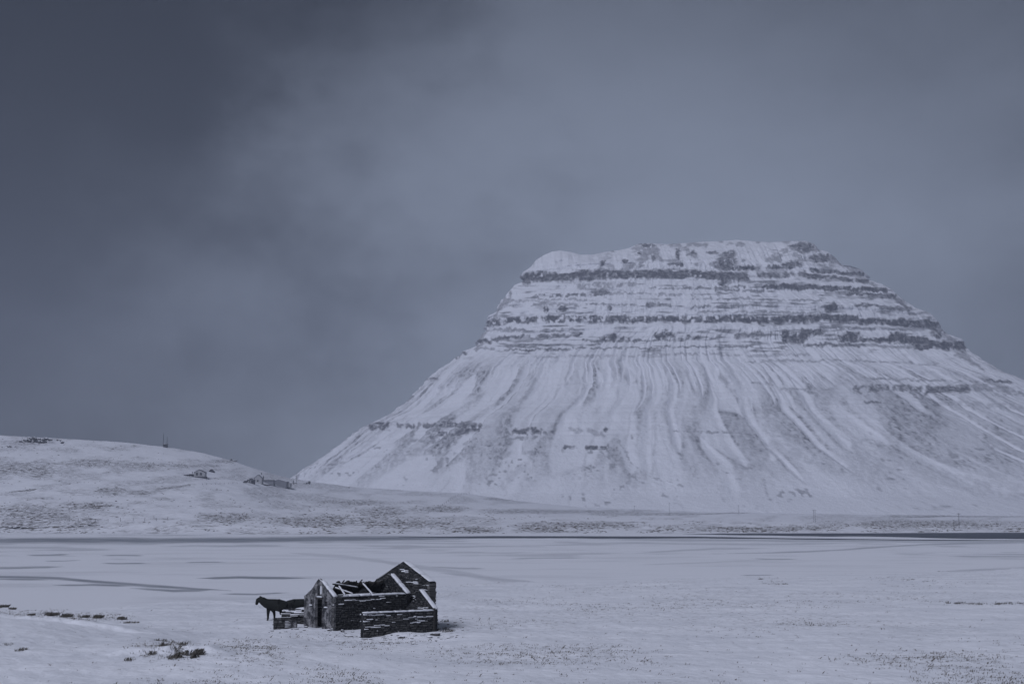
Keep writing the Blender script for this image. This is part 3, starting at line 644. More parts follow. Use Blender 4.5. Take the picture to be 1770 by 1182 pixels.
def stonework(parent, frame, s0, s1, z0, topf, faces_t, seed, hmin=.10, hmax=.19, wmin=.18, wmax=.5, inside=None, out=.05, snowlines=(), tone=(0.1, 1.0), snow_p=0.06):
    """courses of rough stones proud of both wall faces, joined into one piece, plus snow lying on their ledges"""
    rs = random.Random(seed); mb = MB(); sb = MB(); z = z0
    while z < 9:
        h = rs.uniform(hmin, hmax)
        s = s0 - rs.uniform(0, .15); any_ = False
        while s < s1:
            w = rs.uniform(wmin, wmax); a, b = max(s, s0 - rs.uniform(0, .04)), min(s + w, s1 + rs.uniform(0, .04)); mid = (a + b) / 2; s += w
            if b - a < .05: continue
            zt = min(topf(a), topf(b))
            if z + h * .6 > zt: continue
            any_ = True
            if inside and not inside(mid, z + h / 2, (b - a) / 2): continue
            wav = 0.05 * math.sin(mid * 1.7 + seed) + .03 * math.sin(mid * 5.1)
            for (tf, sg) in faces_t:
                o_ = out * rs.uniform(.25, 1.3); g = .014
                v = []
                for (aa, bb) in ((0, 0), (1, 0), (1, 1), (0, 1)):
                    v.append(frame((a + g if aa == 0 else b - g), tf - sg * .02, (z + g if bb == 0 else z + h - g) + wav))
                for (aa, bb) in ((0, 0), (1, 0), (1, 1), (0, 1)):
                    ia = .03 if (b - a) > .15 else .01
                    v.append(frame((a + g + rs.uniform(.0, ia) if aa == 0 else b - g - rs.uniform(0, ia)), tf + sg * o_ * rs.uniform(.8, 1.1), (z + g + rs.uniform(0, .02) if bb == 0 else z + h - g - rs.uniform(0, .025)) + wav))
                mb.add(v, [(0, 1, 5, 4), (1, 2, 6, 5), (2, 3, 7, 6), (3, 0, 4, 7), (4, 5, 6, 7)], rs.uniform(*tone) ** 1.6)
                near = rs.random() < .9 and any(x0 <= mid <= x1 and abs(z + h - (za + (zb - za) * (mid - x0) / (x1 - x0))) < h * .62 for x0, x1, za, zb in snowlines)
                if near or rs.random() < snow_p:
                    dd = o_ + rs.uniform(.01, .05); hh = rs.uniform(.025, .06) if near else rs.uniform(.015, .035)
                    ex = .03 if near else -.03
                    za_, zb_ = z + h + wav - .02, z + h + wav - .02 + hh
                    v = [frame(a - ex, tf - sg * .03, za_), frame(b + ex, tf - sg * .03, za_), frame(b + ex - .01, tf + sg * dd, za_), frame(a - ex + .01, tf + sg * dd, za_),
                         frame(a - ex, tf - sg * .03, zb_ + .02), frame(b + ex, tf - sg * .03, zb_ + .02 * rs.random()), frame(b + ex - .02, tf + sg * dd * .8, zb_ - .012 * rs.random()), frame(a - ex + .02, tf + sg * dd * .8, zb_)]
                    sb.add(v, [(0, 3, 2, 1), (4, 5, 6, 7), (0, 1, 5, 4), (1, 2, 6, 5), (2, 3, 7, 6), (3, 0, 4, 7)])
        z += h
        if not any_ and z > topf((s0 + s1) / 2): break
    o = fix_normals(mb.build('stonework', m_stone, parent, kind='stuff'))
    if sb.v: fix_normals(sb.build('ledge_snow', m_snow, parent, kind='stuff'))
    return o
def caps(parent, frame, path, width, height, cuts, seed, t=0.0):
    """snow lying in separate slabs on top of a wall; path [(s,z)...] two points, cuts are fractions"""
    (sa, za), (sb_, zb) = path
    for i in range(len(cuts) - 1):
        a, b = cuts[i] + .004, cuts[i + 1] - .004
        p = frame(sa + (sb_ - sa) * a, t, za + (zb - za) * a); q = frame(sa + (sb_ - sa) * b, t, za + (zb - za) * b)
        v, f = snow_strip(p, q, width, height, seed + i)
        mesh_obj('snow_cap', v, f, m_snow, parent, True)

# ------------------------------------------------------------------ the stone farmhouse ruin
C0 = (-11.2, 91.0, 0.6)
ruin = thing('ruined_farmhouse', 'roofless stone farmhouse ruin with pointed concrete gable, narrow doorway and snow capped walls', 'ruin', C0, R(40))
fu = lambda u0: (lambda s, t, z: (u0 + t, s, z))        # walls running across (local y), thickness along local x
fw = lambda w0: (lambda s, t, z: (s, w0 + t, z))        # walls running along (local x)
def jit(pts, a, seed):
    rs = random.Random(seed); return [(x + rs.uniform(-a, a), z + rs.uniform(-a, a)) for x, z in pts]
def rect(a, b, c, d): return [(a, c), (b, c), (b, d), (a, d)]
# front gable, concrete, with doorway, slit and two little windows
top = [(3.6, 1.98), (3.42, 2.04), (3.15, 2.16), (2.85, 2.36), (2.55, 2.58), (2.3, 2.80), (2.1, 2.98), (1.95, 3.10), (1.8, 3.14), (1.66, 3.10), (1.5, 3.01), (1.2, 2.80), (.9, 2.62), (.6, 2.43), (.3, 2.25), (0.0, 2.06)]
outer = [(0, -.7), (1.36, -.7), (1.36, 1.87), (2.13, 1.87), (2.13, -.7), (3.6, -.7)] + jit(top, .018, 3)
holes = [rect(1.50, 1.88, 2.12, 2.68), rect(2.6, 2.82, 1.42, 1.80), rect(.80, 1.06, 1.36, 1.74)]
v, f = extrude_poly(outer, holes, fu(0), 0, .12)
fg = fix_normals(mesh_obj('front_gable', v, f, m_conc, ruin, label='stained grey concrete gable with doorway'))
mb = MB().box(-.07, .0, 2.145, 2.30, -.3, 1.95).box(-.05, 0, 1.30, 1.345, -.3, 1.93); mb.build('door_frame', m_conc, fg)
mb = MB().box(-.06, -.003, 1.34, 2.14, 1.875, 1.99); mb.build('door_lintel', m_wood, fg)
for a, b, zz in ((2.58, 2.84, 1.42), (.78, 1.08, 1.36)):
    v, f = snow_strip((-.03, a, zz), (-.03, b, zz), .16, .07, int(a * 9)); mesh_obj('sill_snow', v, f, m_snow, fg, True)
    MB().box(.07, .10, a + .02, b - .02, zz + .003, zz + .37).build('window_board', m_darkwall, fg)
v, f = snow_strip((-.02, 1.42, 1.99), (-.02, 1.95, 1.99), .16, .07, 77); mesh_obj('lintel_snow', v, f, m_snow, fg, True)
MB().box(-.03, -.003, 1.885, 1.97, 2.08, 2.70).build('recess_shade', m_darkwall, fg)  # dark strip painting in the shaded recess at the slit's left side
caps(fg, fu(.10), ((.02, 2.06), (1.45, 2.97)), .30, .12, [0, .42, .7, 1], 31)
caps(fg, fu(.06), ((3.58, 1.99), (2.7, 2.46)), .18, .04, [0, .5, 1], 35)
caps(fg, fu(.06), ((1.5, 2.99), (1.8, 3.13)), .18, .035, [0, 1], 37)
# worn patches of stone at the foot of the gable
stonework(fg, fu(0), .02, .30, -.6, lambda s: 2.0, ((0, -1),), 41, .12, .2, .12, .3, out=.025, tone=(.2, 1.0))
# near side wall
def solid_wall(name, frame, s0, s1, z0, topf, t0, t1, n=24, parent=ruin, **k):
    pts = [(s0, z0), (s1, z0)] + [(s0 + (s1 - s0) * (1 - i / n), topf(s0 + (s1 - s0) * (1 - i / n)) - .02) for i in range(n + 1)]
    v, f = extrude_poly(pts, [], frame, t0, t1); return fix_normals(mesh_obj(name, v, f, m_mortar, parent, **k))
tw = lambda s: 2.05 + .015 * math.sin(s * 3)
sw = solid_wall('side_wall', fw(0.05), .125, 5.6, -.9, tw, 0, .34)
stonework(sw, fw(0.05), .125, 5.6, -.7, tw, ((0, -1), (.34, 1)), 51, hmin=.09, hmax=.17, snowlines=((.8, 2.6, 1.83, 1.88), (2.9, 3.8, 1.86, 1.90), (.3, .7, 1.5, 1.52)), tone=(0, .5), snow_p=.02)
caps(sw, fw(.22), ((.30, 2.06), (5.58, 2.05)), .44, .12, [0, .155, .32, .485, 1], 61)
# far side wall
tf_ = lambda s: 2.03 + .04 * math.sin(s * 2.1)
sw2 = solid_wall('side_wall', fw(3.2), .125, 5.6, -.9, tf_, 0, .35)
stonework(sw2, fw(3.2), .125, 5.6, -.6, tf_, ((0, -1), (.35, 1)), 53, hmin=.13, hmax=.22, wmin=.3, wmax=.6, tone=(0, .5))
caps(sw2, fw(3.38), ((.3, 2.04), (1.45, 2.04)), .44, .12, [0, .5, 1], 71)
# end gable of the main range
def gtop(c, hw, ez, pz): return lambda s: ez + (pz - ez) * max(0, 1 - abs(s - c) / hw)
g1t = gtop(1.8, 1.8, 2.03, 3.22)
def gable_wall(name, frame, s0, s1, z0, topf, th_, seed, peak, parent=ruin, **kw):
    pts = [(s0, z0), (s1, z0), (s1, topf(s1)), (peak, topf(peak)), (s0, topf(s0))]
    v, f = extrude_poly(pts, [], frame, 0, th_); o = fix_normals(mesh_obj(name, v, f, m_mortar, parent))
    stonework(o, frame, s0, s1, z0 + .1, topf, ((0, -1), (th_, 1)), seed, **kw); return o
eg = gable_wall('end_gable', fu(5.6), 0, 3.6, -.9, g1t, .26, 81, 1.8, tone=(0, .12), snow_p=.0)
caps(eg, fu(5.77), ((.0, 2.08), (1.86, 3.24)), .36, .13, [0, .30, .52, 1], 83)
# partition stubs and broken rafters inside
pt = lambda s: 2.0 if s > 1.6 else 2.0 + .35 * max(0, s - .3) * (1.6 - s)
for i, uu in enumerate((1.1, 3.1)):
    pg = gtop(1.5, 1.25, 1.75, 2.55)
    pts = [(.4, -.7), (3.19, -.7), (3.19, 1.7), (2.7, 1.75), (1.5, 1.9 + .6 * i), (.4, 1.9)]
    v, f = extrude_poly(jit(pts, .05, i), [], fu(uu), 0, .18); fix_normals(mesh_obj('partition_wall', v, f, m_mortar, ruin))
for i, (ua, wa, za, ub, wb, zb, sn_) in enumerate([(.95, .25, 2.12, 1.0, 1.02, 2.62, 1), (3.05, .25, 2.1, 3.0, 1.25, 2.72, 1), (1.7, .5, 2.15, 1.1, 1.6, 2.5, 1), (2.1, 3.3, 2.1, 2.0, 1.95, 2.98, 0), (3.4, 3.3, 2.1, 3.4, 1.95, 2.98, 0), (4.6, 3.3, 2.1, 4.6, 1.95, 2.98, 0), (1.4, 2.4, 2.75, 3.1, 2.0, 2.45, 1), (.6, 1.2, 2.35, 1.5, 2.7, 2.5, 1)]):
    rf = MB().bar((ua, wa, za), (ub, wb, zb), .05, .045, 5).build('rafter', m_wood, ruin)
    if sn_:
        v, f = snow_strip((ua, wa, za + .045), (ub, wb, zb + .045), .11, .07, 90 + i); mesh_obj('rafter_snow', v, f, m_snow, rf, True)
MB().box(.5, 3.2, .42, .52, 2.02, 2.12).build('wall_plate', m_wood, ruin)
v, f = snow_strip((.5, .47, 2.12), (3.15, .47, 2.12), .14, .07, 99); mesh_obj('plate_snow', v, f, m_snow, ruin, True)
# the surviving far roof slope: sagging turf on timbers, ragged along the top
nu, nv = 90, 26; vs = []; fs = []
def roof_pt(i, j, lay):
    u = 1.75 + 3.8 * i / nu; s = j / nv
    ragg = .42 + .30 * float(fbm(np.array(u * 2.2), np.array(3.1), 501, 4)); s2 = s * ragg
    w = 3.45 - 1.62 * s2; z = 2.08 + 1.06 * s2 - .08 * math.sin(math.pi * s) * (.5 + float(vn(np.array(u), np.array(.3), 503)))
    n_ = float(fbm(np.array(u * 4.0), np.array(w * 4.0), 505 + lay, 4)) - .5
    return (u, w, z + (.16 + .28 * n_ if lay else -.05 + .22 * n_))
for lay in (0, 1):
    for i in range(nu + 1):
        for j in range(nv + 1): vs.append(roof_pt(i, j, lay))
o1 = (nu + 1) * (nv + 1); ix = lambda i, j, l: l * o1 + i * (nv + 1) + j
for i in range(nu):
    for j in range(nv):
        fs.append((ix(i, j, 0), ix(i, j + 1, 0), ix(i + 1, j + 1, 0), ix(i + 1, j, 0))); fs.append((ix(i, j, 1), ix(i + 1, j, 1), ix(i + 1, j + 1, 1), ix(i, j + 1, 1)))
for i in range(nu): fs.append((ix(i, nv, 0), ix(i, nv, 1), ix(i + 1, nv, 1), ix(i + 1, nv, 0))); fs.append((ix(i, 0, 0), ix(i + 1, 0, 0), ix(i + 1, 0, 1), ix(i, 0, 1)))
for j in range(nv):
    for i in (0, nu): fs.append((ix(i, j, 0), ix(i, j + 1, 0), ix(i, j + 1, 1), ix(i, j, 1)))
rr_ = fix_normals(mesh_obj('roof_remnant', vs, fs, m_turf, ruin, label='ragged strip of collapsed turf roof speckled with snow'))
rs = random.Random(5); mb = MB()
for k in range(90):
    u = rs.uniform(1.8, 5.5); q = rs.uniform(.3, .6); p = (u, 3.45 - 1.62 * q, 2.12 + 1.06 * q); mb.bar(p, (p[0] + rs.uniform(-.07, .07), p[1] + rs.uniform(-.05, .05), p[2] + rs.uniform(.04, .16)), .018, .006, 3)
mb.build('roof_grass', m_grass, rr_, kind='stuff')
# annex wing: near wall and its end gable
ta_ = lambda s: 1.20 - .01 * s
aw = solid_wall('annex_wall', fw(-3.07), .18, 5.6, -1.1, ta_, 0, .34)
stonework(aw, fw(-3.07), .18, 5.6, -1.0, ta_, ((0, -1), (.34, 1)), 101, hmin=.08, hmax=.15, wmin=.14, wmax=.42, out=.045, tone=(.15, .95), snow_p=.02,
          snowlines=((.1, 2.1, .98, 1.02), (2.4, 4.1, .62, .84), (.0, 1.9, .18, .46), (.1, .9, .62, .72), (2.6, 3.2, .98, 1.0), (3.6, 4.6, .4, .5), (4.4, 5.3, .72, .70)))
caps(aw, fw(-2.95), ((.2, 1.2), (5.55, 1.15)), .42, .085, [0, .21, .42, .62, 1], 111)
g2t = gtop(-1.56, 1.56, 1.20, 2.34)
ag = gable_wall('annex_gable', fu(5.6), -3.1, -.0, -.9, g2t, .2, 121, -1.56, tone=(.0, .45), snow_p=.01, snowlines=((-2.6, -1.0, 1.22, 1.3),))
caps(ag, fu(5.70), ((-3.1, 1.22), (-1.5, 2.36)), .34, .11, [0, .45, 1], 123)
MB().box(5.48, 5.6, -3.14, -2.98, -.6, 1.30).build('corner_post', m_wood, ag)

# ------------------------------------------------------------------ the taller barn ruin behind
barn = thing('ruined_barn', 'tall dark stone barn gable with broken right corner standing behind the farmhouse ruin', 'ruin', C0, R(40))
bt = lambda s: 2.86 + (4.11 - 2.86) * max(0, 1 - abs(s - 1.35) / 3.05)
pts = [(-1.6, -.9), (4.43, -.9), (4.43, bt(4.43)), (3.6, bt(3.6) - .05), (2.6, bt(2.6) + .02)] + [(1.35, bt(1.35))] + [(.4, bt(.4) - .05), (-.6, bt(-.6) + .02), (-1.66, 2.84), (-1.68, 2.5), (-1.56, 2.35), (-1.6, 2.0), (-1.52, 1.6)]
v, f = extrude_poly(jit(pts, .02, 8), [], fu(6.25), 0, .5); bg_ = fix_normals(mesh_obj('gable_wall', v, f, m_mortar, barn))
stonework(bg_, fu(6.25), -1.6, 4.43, -.6, bt, ((0, -1), (.5, 1)), 131, hmin=.07, hmax=.13, wmin=.15, wmax=.5, out=.05, tone=(.0, .6), snow_p=.012,
          snowlines=((.1, 1.0, 2.75, 2.83), (-.4, .2, 2.85, 2.9), (.6, 1.6, 3.45, 3.5), (-1.8, -.5, 2.35, 2.3), (-1.5, .1, 2.0, 1.75), (-.5, .8, 1.95, 1.8), (-1.9, -1.2, 2.6, 2.65), (-1.9, -1.0, 1.55, 1.5)))
caps(bg_, fu(6.5), ((-1.6, 2.90), (1.3, 4.13)), .5, .045, [0, .35, .7, 1], 133)
caps(bg_, fu(6.5), ((4.4, 2.90), (1.4, 4.12)), .5, .04, [0, .5, 1], 136)
for w0 in (3.93,):
    tb = lambda s: 2.5 - .22 * (s - 6.7) + .15 * math.sin(s * 4)
    o = solid_wall('side_wall', fw(w0), 6.76, 8.8, -.9, tb, 0, .5, parent=barn)
    stonework(o, fw(w0), 6.76, 8.8, -.6, tb, ((0, -1), (.5, 1)), 141 + int(w0), hmin=.12, hmax=.2, wmin=.25, wmax=.6, tone=(.05, .8))
    caps(o, fw(w0 + .25), ((6.8, 2.52), (8.7, 2.1)), .5, .06, [0, .5, 1], 151)
rs = random.Random(9)
for k in range(7):
    zc = 2.62 - k * .17
    MB().box(6.2, 6.7, -1.72 - rs.uniform(-.06, .08), -1.45, zc, zc + .15, rs.uniform(.4, 1), .02).build('corner_stone', m_stone, barn)

# ------------------------------------------------------------------ low walls left of the ruin
def world_wall(name, label, cat, p, q, z0, topf, th_, seed, snowh, **kw):
    p, q = Vector(p), Vector(q); d = (q - p); L_ = d.length; ang = math.atan2(d.y, d.x)
    zb = float(ground_h(p.x, p.y))
    t_ = thing(name, label, cat, (p.x, p.y, zb), ang)
    n = 14; pts = [(0, z0), (L_, z0)] + [(L_ * (1 - i / n), topf(L_ * (1 - i / n)) - .02) for i in range(n + 1)]
    v, f = extrude_poly(pts, [], fw(0), 0, th_); o = fix_normals(mesh_obj('wall_core', v, f, m_mortar, t_))
    stonework(o, fw(0), 0, L_, z0 + .2, topf, ((0, -1), (th_, 1)), seed, **kw)
    if snowh: caps(t_, fw(th_ / 2), ((.02, topf(.02)), (L_ - .02, topf(L_))), th_ * 1.1, snowh, [0, .4, .75, 1], seed + 5)
    return t_
world_wall('stone_wall', 'low snow topped stone wall behind the horse yard, against the left corner of the ruin', 'wall', (-15.25, 95.6), (-13.2, 95.4), -.5, lambda s: .80 + .22 * min(1, s / .25), .7, 161, .12,
           hmin=.06, hmax=.1, wmin=.3, wmax=.8, out=.09, snowlines=((0.05, 2.0, .86, .92), (.1, 1.6, .70, .74), (.4, 1.5, .56, .60), (0, .7, .46, .46)), snow_p=.12, tone=(0, .8))
yard = world_wall('yard_wall', 'knee high dark wall stub with a ribbed metal sheet, left of the gable', 'wall', (-15.2, 92.1), (-13.72, 92.25), -.5, lambda s: .62 - .06 * s, .4, 171, .0,
           hmin=.1, hmax=.18, tone=(.1, .6), snow_p=.02)
mb = MB(); n = 10                                        # horizontal corrugations on a rusty sheet
vs, fs = [], []
for i in range(n * 4 + 1):
    z = .02 + .55 * i / (n * 4); yv = -.09 + .025 * math.cos(i * math.pi / 2)
    vs += [(.72, yv, z), (1.16, yv, z + .02), (.72, yv + .02, z), (1.16, yv + .02, z + .02)]
for i in range(n * 4): a = i * 4; fs += [(a, a + 1, a + 5, a + 4), (a + 2, a + 6, a + 7, a + 3), (a, a + 4, a + 6, a + 2), (a + 1, a + 3, a + 7, a + 5)]
fs += [(0, 2, 3, 1), (a + 4, a + 5, a + 7, a + 6)]
fix_normals(mesh_obj('metal_sheet', vs, fs, m_metal, yard))
for k, (za, la) in enumerate(((.16, .3), (.24, .36), (.33, .4), (.42, .33), (.5, .25))):
    v, f = snow_strip((.74, -.115, za), (.74 + la, -.115, za + .01), .035, .02, 200 + k); mesh_obj('rib_snow', v, f, m_snow, yard, True)
MB().box(1.18, 1.46, -.10, -.02, -.3, .52).build('concrete_slab', m_conc, yard)

# ------------------------------------------------------------------ horses
def skin_mesh(name, nodes, edges, root, mat, parent, sub=2, **props):
    me = bpy.data.meshes.new(name); me.from_pydata([n[:3] for n in nodes], edges, []); me.materials.append(mat)
    o = bpy.data.objects.new(name, me); scene.collection.objects.link(o)
    m = o.modifiers.new('skin', 'SKIN'); m.use_smooth_shade = True
    for i, n in enumerate(nodes):
        sv = me.skin_vertices[0].data[i]; r_ = n[3]; sv.radius = (r_ * 1.14, r_ * 1.14); sv.use_root = (i == root)
    s_ = o.modifiers.new('sub', 'SUBSURF'); s_.levels = sub; s_.render_levels = sub
    dg = bpy.context.evaluated_depsgraph_get(); me2 = bpy.data.meshes.new_from_object(o.evaluated_get(dg))
    me2.name = name; o.modifiers.clear(); o.data = me2
    if not me2.materials: me2.materials.append(mat)
    me2.polygons.foreach_set('use_smooth', [True] * len(me2.polygons))
    if parent: o.parent = parent
    for k, v_ in props.items(): o[k] = v_
    return o
def horse(label, x, y, rz, stag, head_down=0.0):
    t_ = thing('horse', label, 'horse', (x, y, float(ground_h(x, y))), rz, 'dark horses beside the ruin'); t_.scale = (1.06, 1.06, 1.05)
    hd = head_down
    N = [(-.84, 0, .98, .25), (-.56, 0, 1.0, .31), (-.2, 0, .96, .33), (.1, 0, .94, .355), (.38, 0, .97, .33), (.62, 0, 1.07 - hd * .1, .265), (.84, 0, 1.25 - hd * .35, .235), (1.02, 0, 1.385 - hd * .6, .155),
         (1.14, 0, 1.28 - hd * .75, .125), (1.2, 0, 1.10 - hd * .8, .092), (1.23, 0, .96 - hd * .8, .075)]
    E = [(i, i + 1) for i in range(10)]
    def leg(base, pts):
        i0 = len(N); N.extend(pts); E.append((base, i0)); E.extend((i0 + k, i0 + k + 1) for k in range(len(pts) - 1))
    for s, dx in ((.14, 0.0), (-.14, -stag)):
        leg(4, [(.44 + dx * .4, s, .80, .12), (.43 + dx * .8, s, .62, .11), (.45 + dx, s, .38, .075), (.44 + dx, s, .14, .058), (.47 + dx, s, .03, .055)])
    for s, dx in ((.14, 0.0), (-.14, .12)):
        leg(1, [(-.54 + dx * .4, s, .84, .19), (-.46 + dx * .7, s, .66, .14), (-.72 + dx, s, .46, .085), (-.68 + dx, s, .15, .065), (-.64 + dx, s, .03, .06)])
    for s in (.06, -.06):
        i0 = len(N); N.append((1.0, s, 1.47 - hd * .6, .035)); N.append((1.01, s * 1.2, 1.545 - hd * .6, .012)); E.extend([(7, i0), (i0, i0 + 1)])
    body = skin_mesh('body', N, E, 3, m_horse, t_)
    skin_mesh('mane', [(1.04, 0, 1.50 - hd * .6, .05), (.88, .02, 1.42 - hd * .4, .075), (.70, .03, 1.29 - hd * .15, .08), (.5, .02, 1.20, .05)], [(0, 1), (1, 2), (2, 3)], 1, m_mane, t_)
    skin_mesh('tail', [(-.92, 0, 1.10, .06), (-1.04, 0, .93, .09), (-1.03, 0, .65, .11), (-1.0, 0, .32, .05)], [(0, 1), (1, 2), (2, 3)], 1, m_mane, t_)
    for s, dx, bx_ in ((.14, 0, .475), (-.14, -stag, .475), (.14, 0, -.635), (-.14, .12, -.635)):
        MB().bar((bx_ + dx, s, -.03), (bx_ + dx - .01, s, .06), .066, .05, 9).build('hoof', m_hoof, t_)
    for s in (1, -1):
        bm = bmesh.new(); bmesh.ops.create_icosphere(bm, subdivisions=1, radius=.02, matrix=Matrix.Translation((1.12, s * .078, 1.32 - hd * .75)))
        me = bpy.data.meshes.new('eye'); bm.to_mesh(me); bm.free(); me.materials.append(m_eye); link(bpy.data.objects.new('eye', me), t_)
    return t_
horse('black horse facing left with lowered head, standing left of the ruin', -15.95, 97.4, math.pi, .36)
horse('second dark horse, mostly hidden behind the ruin, only its back and rump in view', -14.8, 99.2, 0.12, .1, .3)

# ------------------------------------------------------------------ loose stones round the ruin
def rock_vf(cx, cy, cz, rx_, ry_, rz__, rs, sub=1):
    bm = bmesh.new(); bmesh.ops.create_icosphere(bm, subdivisions=sub, radius=1.0)
    v = []
    for p in bm.verts:
        k = rs.uniform(.72, 1.15); v.append((cx + p.co.x * rx_ * k, cy + p.co.y * ry_ * k, cz + p.co.z * rz__ * k))
    f = [tuple(q.index for q in fc.verts) for fc in bm.faces]; bm.free(); return v, f
def ground_at(px, py):
    ys = np.arange(56, 300, .1); dx, dy, dz = ray(px, py); Xs, Zs = dx / dy * ys, HC + dz / dy * ys
    h = ground_h(Xs, ys); idx = np.where(h >= Zs)[0]; i = idx[0] if len(idx) else int(np.argmax(h - Zs)); return float(Xs[i]), float(ys[i]), float(h[i])
STN = [(569, 1090, .16, .09, 'small dark stone in the snow below the right side of the gable'), (592, 1092, .12, .13, 'upright dark stone in the snow below the side wall'),
       (603, 1099, .26, .06, 'flat dark slab in the snow left of the annex wall'), (630, 1104, .42, .05, 'long flat stone at the left foot of the annex wall'), (694, 1102, .28, .10, 'rounded stone in front of the middle of the annex wall'),
       (742, 1101, .20, .07, 'small flat stone near the right foot of the annex wall'), (752, 1098, .34, .15, 'biggest dark stone at the right corner of the annex wall'), (476, 1080, .2, .08, 'small stone at the left end of the knee high wall stub'), (529, 1084, .14, .07, 'little stone at the left foot of the gable')]
for i, (px, py, w, h, lab) in enumerate(STN):
    x, y, z = ground_at(px, py); v, f = rock_vf(0, 0, 0, w, .2, h, random.Random(300 + i), 2)
    o = mesh_obj('loose_stone', v, f, m_rock, label=lab, category='stone', group='loose stones round the ruin'); o.location = (x, y, z + h * .35)
rs = random.Random(17); mb = MB()
for k in range(150):
    px = rs.choice([rs.uniform(560, 640), rs.uniform(640, 770), rs.uniform(755, 800), rs.uniform(460, 530)]); py = (1088 if px < 620 else 1100) + rs.uniform(-4, 14) if px < 755 else rs.uniform(1065, 1105)
    if px < 530: py = rs.uniform(1078, 1094)
    x, y, z = ground_at(px, py); s_ = rs.uniform(.025, .09); v, f = rock_vf(x, y, z + s_ * .2, s_ * rs.uniform(.8, 1.8), s_, s_ * .6, rs, 1); mb.add(v, f)
mb.build('rubble', m_rock, None, kind='stuff', label='scattered small stones in the snow round the ruin', category='rubble')

# ------------------------------------------------------------------ dead grass: single tussocks and the loose scatter
def blades(mb, x, y, z, n, hgt, spread, rs):
    for _ in range(n):
        a = rs.uniform(0, 6.283); r_ = spread * rs.random() ** .6; bx_, by_ = x + r_ * math.cos(a), y + r_ * math.sin(a)
        h = hgt * rs.uniform(.4, 1.0); lean = rs.uniform(-.5, .9) * h; b_ = rs.uniform(0, 3.14); w = rs.uniform(.005, .012)
        dx, dy = math.cos(b_) * w, math.sin(b_) * w
        mb.add([(bx_ - dx, by_ - dy, z - .06), (bx_ + dx, by_ + dy, z - .06), (bx_ + lean * .5 + dx * .7, by_ + rs.uniform(-.1, .1) * h, z + h * .6), (bx_ + lean, by_ + rs.uniform(-.2, .2) * h, z + h * .8)], [(0, 1, 2), (0, 2, 3)])
TUS = [(318, 1134, .9, .55, 170, 'biggest dark grass tussock in the left foreground, below the horse'), (306, 1120, .35, .35, 70, 'small dark tussock just above the biggest one'), (297, 1136, .3, .3, 60, 'small tussock left of the biggest foreground tussock'), (268, 1128, .4, .4, 80, 'upright tuft left of the biggest foreground tussock'),
       (228, 1142, .25, .25, 50, 'tuft low in the left foreground snow'), (274, 1108, .3, .25, 50, 'tuft on the slope above the foreground tussocks'), (42, 1122, .35, .25, 60, 'dark tuft near the lower left edge'), (15, 1112, .3, .2, 40, 'faint tuft at the far lower left'),
       (228, 1076, .5, .2, 70, 'right end tuft of the row along the left knoll'), (200, 1070, .6, .35, 110, 'tussock near the right end of the knoll row'), (172, 1068, .7, .4, 150, 'thick tussock in the right half of the knoll row'), (150, 1067, .45, .35, 90, 'tussock in the middle of the knoll row'),
       (115, 1066, .5, .4, 110, 'hanging tussock left of the middle of the knoll row'), (88, 1063, .6, .4, 130, 'dark tussock in the left half of the knoll row'), (55, 1063, .4, .3, 70, 'thin tuft in the left part of the knoll row'), (22, 1054, .4, .4, 90, 'tussock near the left end of the knoll row'), (4, 1051, .5, .5, 120, 'leftmost tussock of the knoll row, at the picture edge'),
       (762, 1088, .5, .3, 70, 'scraggy tuft at the right corner of the annex'), (775, 1090, .5, .3, 60, 'second scraggy tuft right of the annex corner'), (770, 1075, .15, .28, 20, 'upright stalks right of the annex wall'),
       (1630, 988, 1.0, .25, 90, 'dark clump on the lake edge at the far right'), (1654, 1043, .9, .3, 90, 'leftmost dark clump of the row at the right edge'), (1692, 1044, .8, .25, 80, 'second dark clump of the row at the right edge'), (1725, 1044, .8, .25, 80, 'third dark clump of the row at the right edge'), (1756, 1043, 1.3, .25, 110, 'last long clump of the row, at the right picture edge'),
       (1314, 1001, .6, .25, 60, 'clump at the upper end of the short diagonal line by the lake'), (1352, 1010, .9, .2, 70, 'clump at the lower end of the short diagonal line by the lake'), (1568, 1002, .9, .2, 60, 'low clump near the lake edge, left of the dark clump'), (1605, 1004, .9, .2, 60, 'low clump below the dark lake edge clump')]
for i, (px, py, wd, hg, n, lab) in enumerate(TUS):
    x, y, z = ground_at(px, py); rs = random.Random(400 + i); mb = MB()
    t_ = thing('grass_tussock', lab, 'tussock', (x, y, z), 0, 'dead grass tussocks')
    big = hg * wd > .4; lumps = max(2, int(wd / .16)); C_ = [(rs.uniform(-wd, wd) * .7, rs.uniform(-.7, .7), rs.uniform(.04, .12)) for _ in range(lumps)]
    if 1045 < py < 1080 and px < 240: n, wd, hg = int(n * 1.8), wd * 1.7, hg * 1.15
    for k in range(int(n * (.85 if big else .6))):
        cx_, cy_, cr = rs.choice(C_); ox, oy = cx_ + rs.gauss(0, cr * .6), cy_ + rs.gauss(0, cr * .6)
        blades(mb, ox, oy, float(ground_h(x + ox, y + oy)) - z, 4, hg * rs.choice([.2, .35, .75]), .24, rs)
    mb.build('blades', m_tussock, t_, kind='stuff')
    v, f = rock_vf(0, .22, -.10, wd * .45, .35, hg * .22, rs, 2); mesh_obj('snow_hummock', v, f, m_snow, t_, True)
rs = random.Random(23); mb = MB(); cnt = 0
cand = 170000
uu = rng.uniform(-0.40, 0.40, cand); yy = 1 / rng.uniform(1 / 210, 1 / 57, cand); xx = uu * yy
hh = ground_h(xx, yy); ysh_ = np.interp(uu, shu, shY)
cpx, cpy = project(xx, yy, hh)
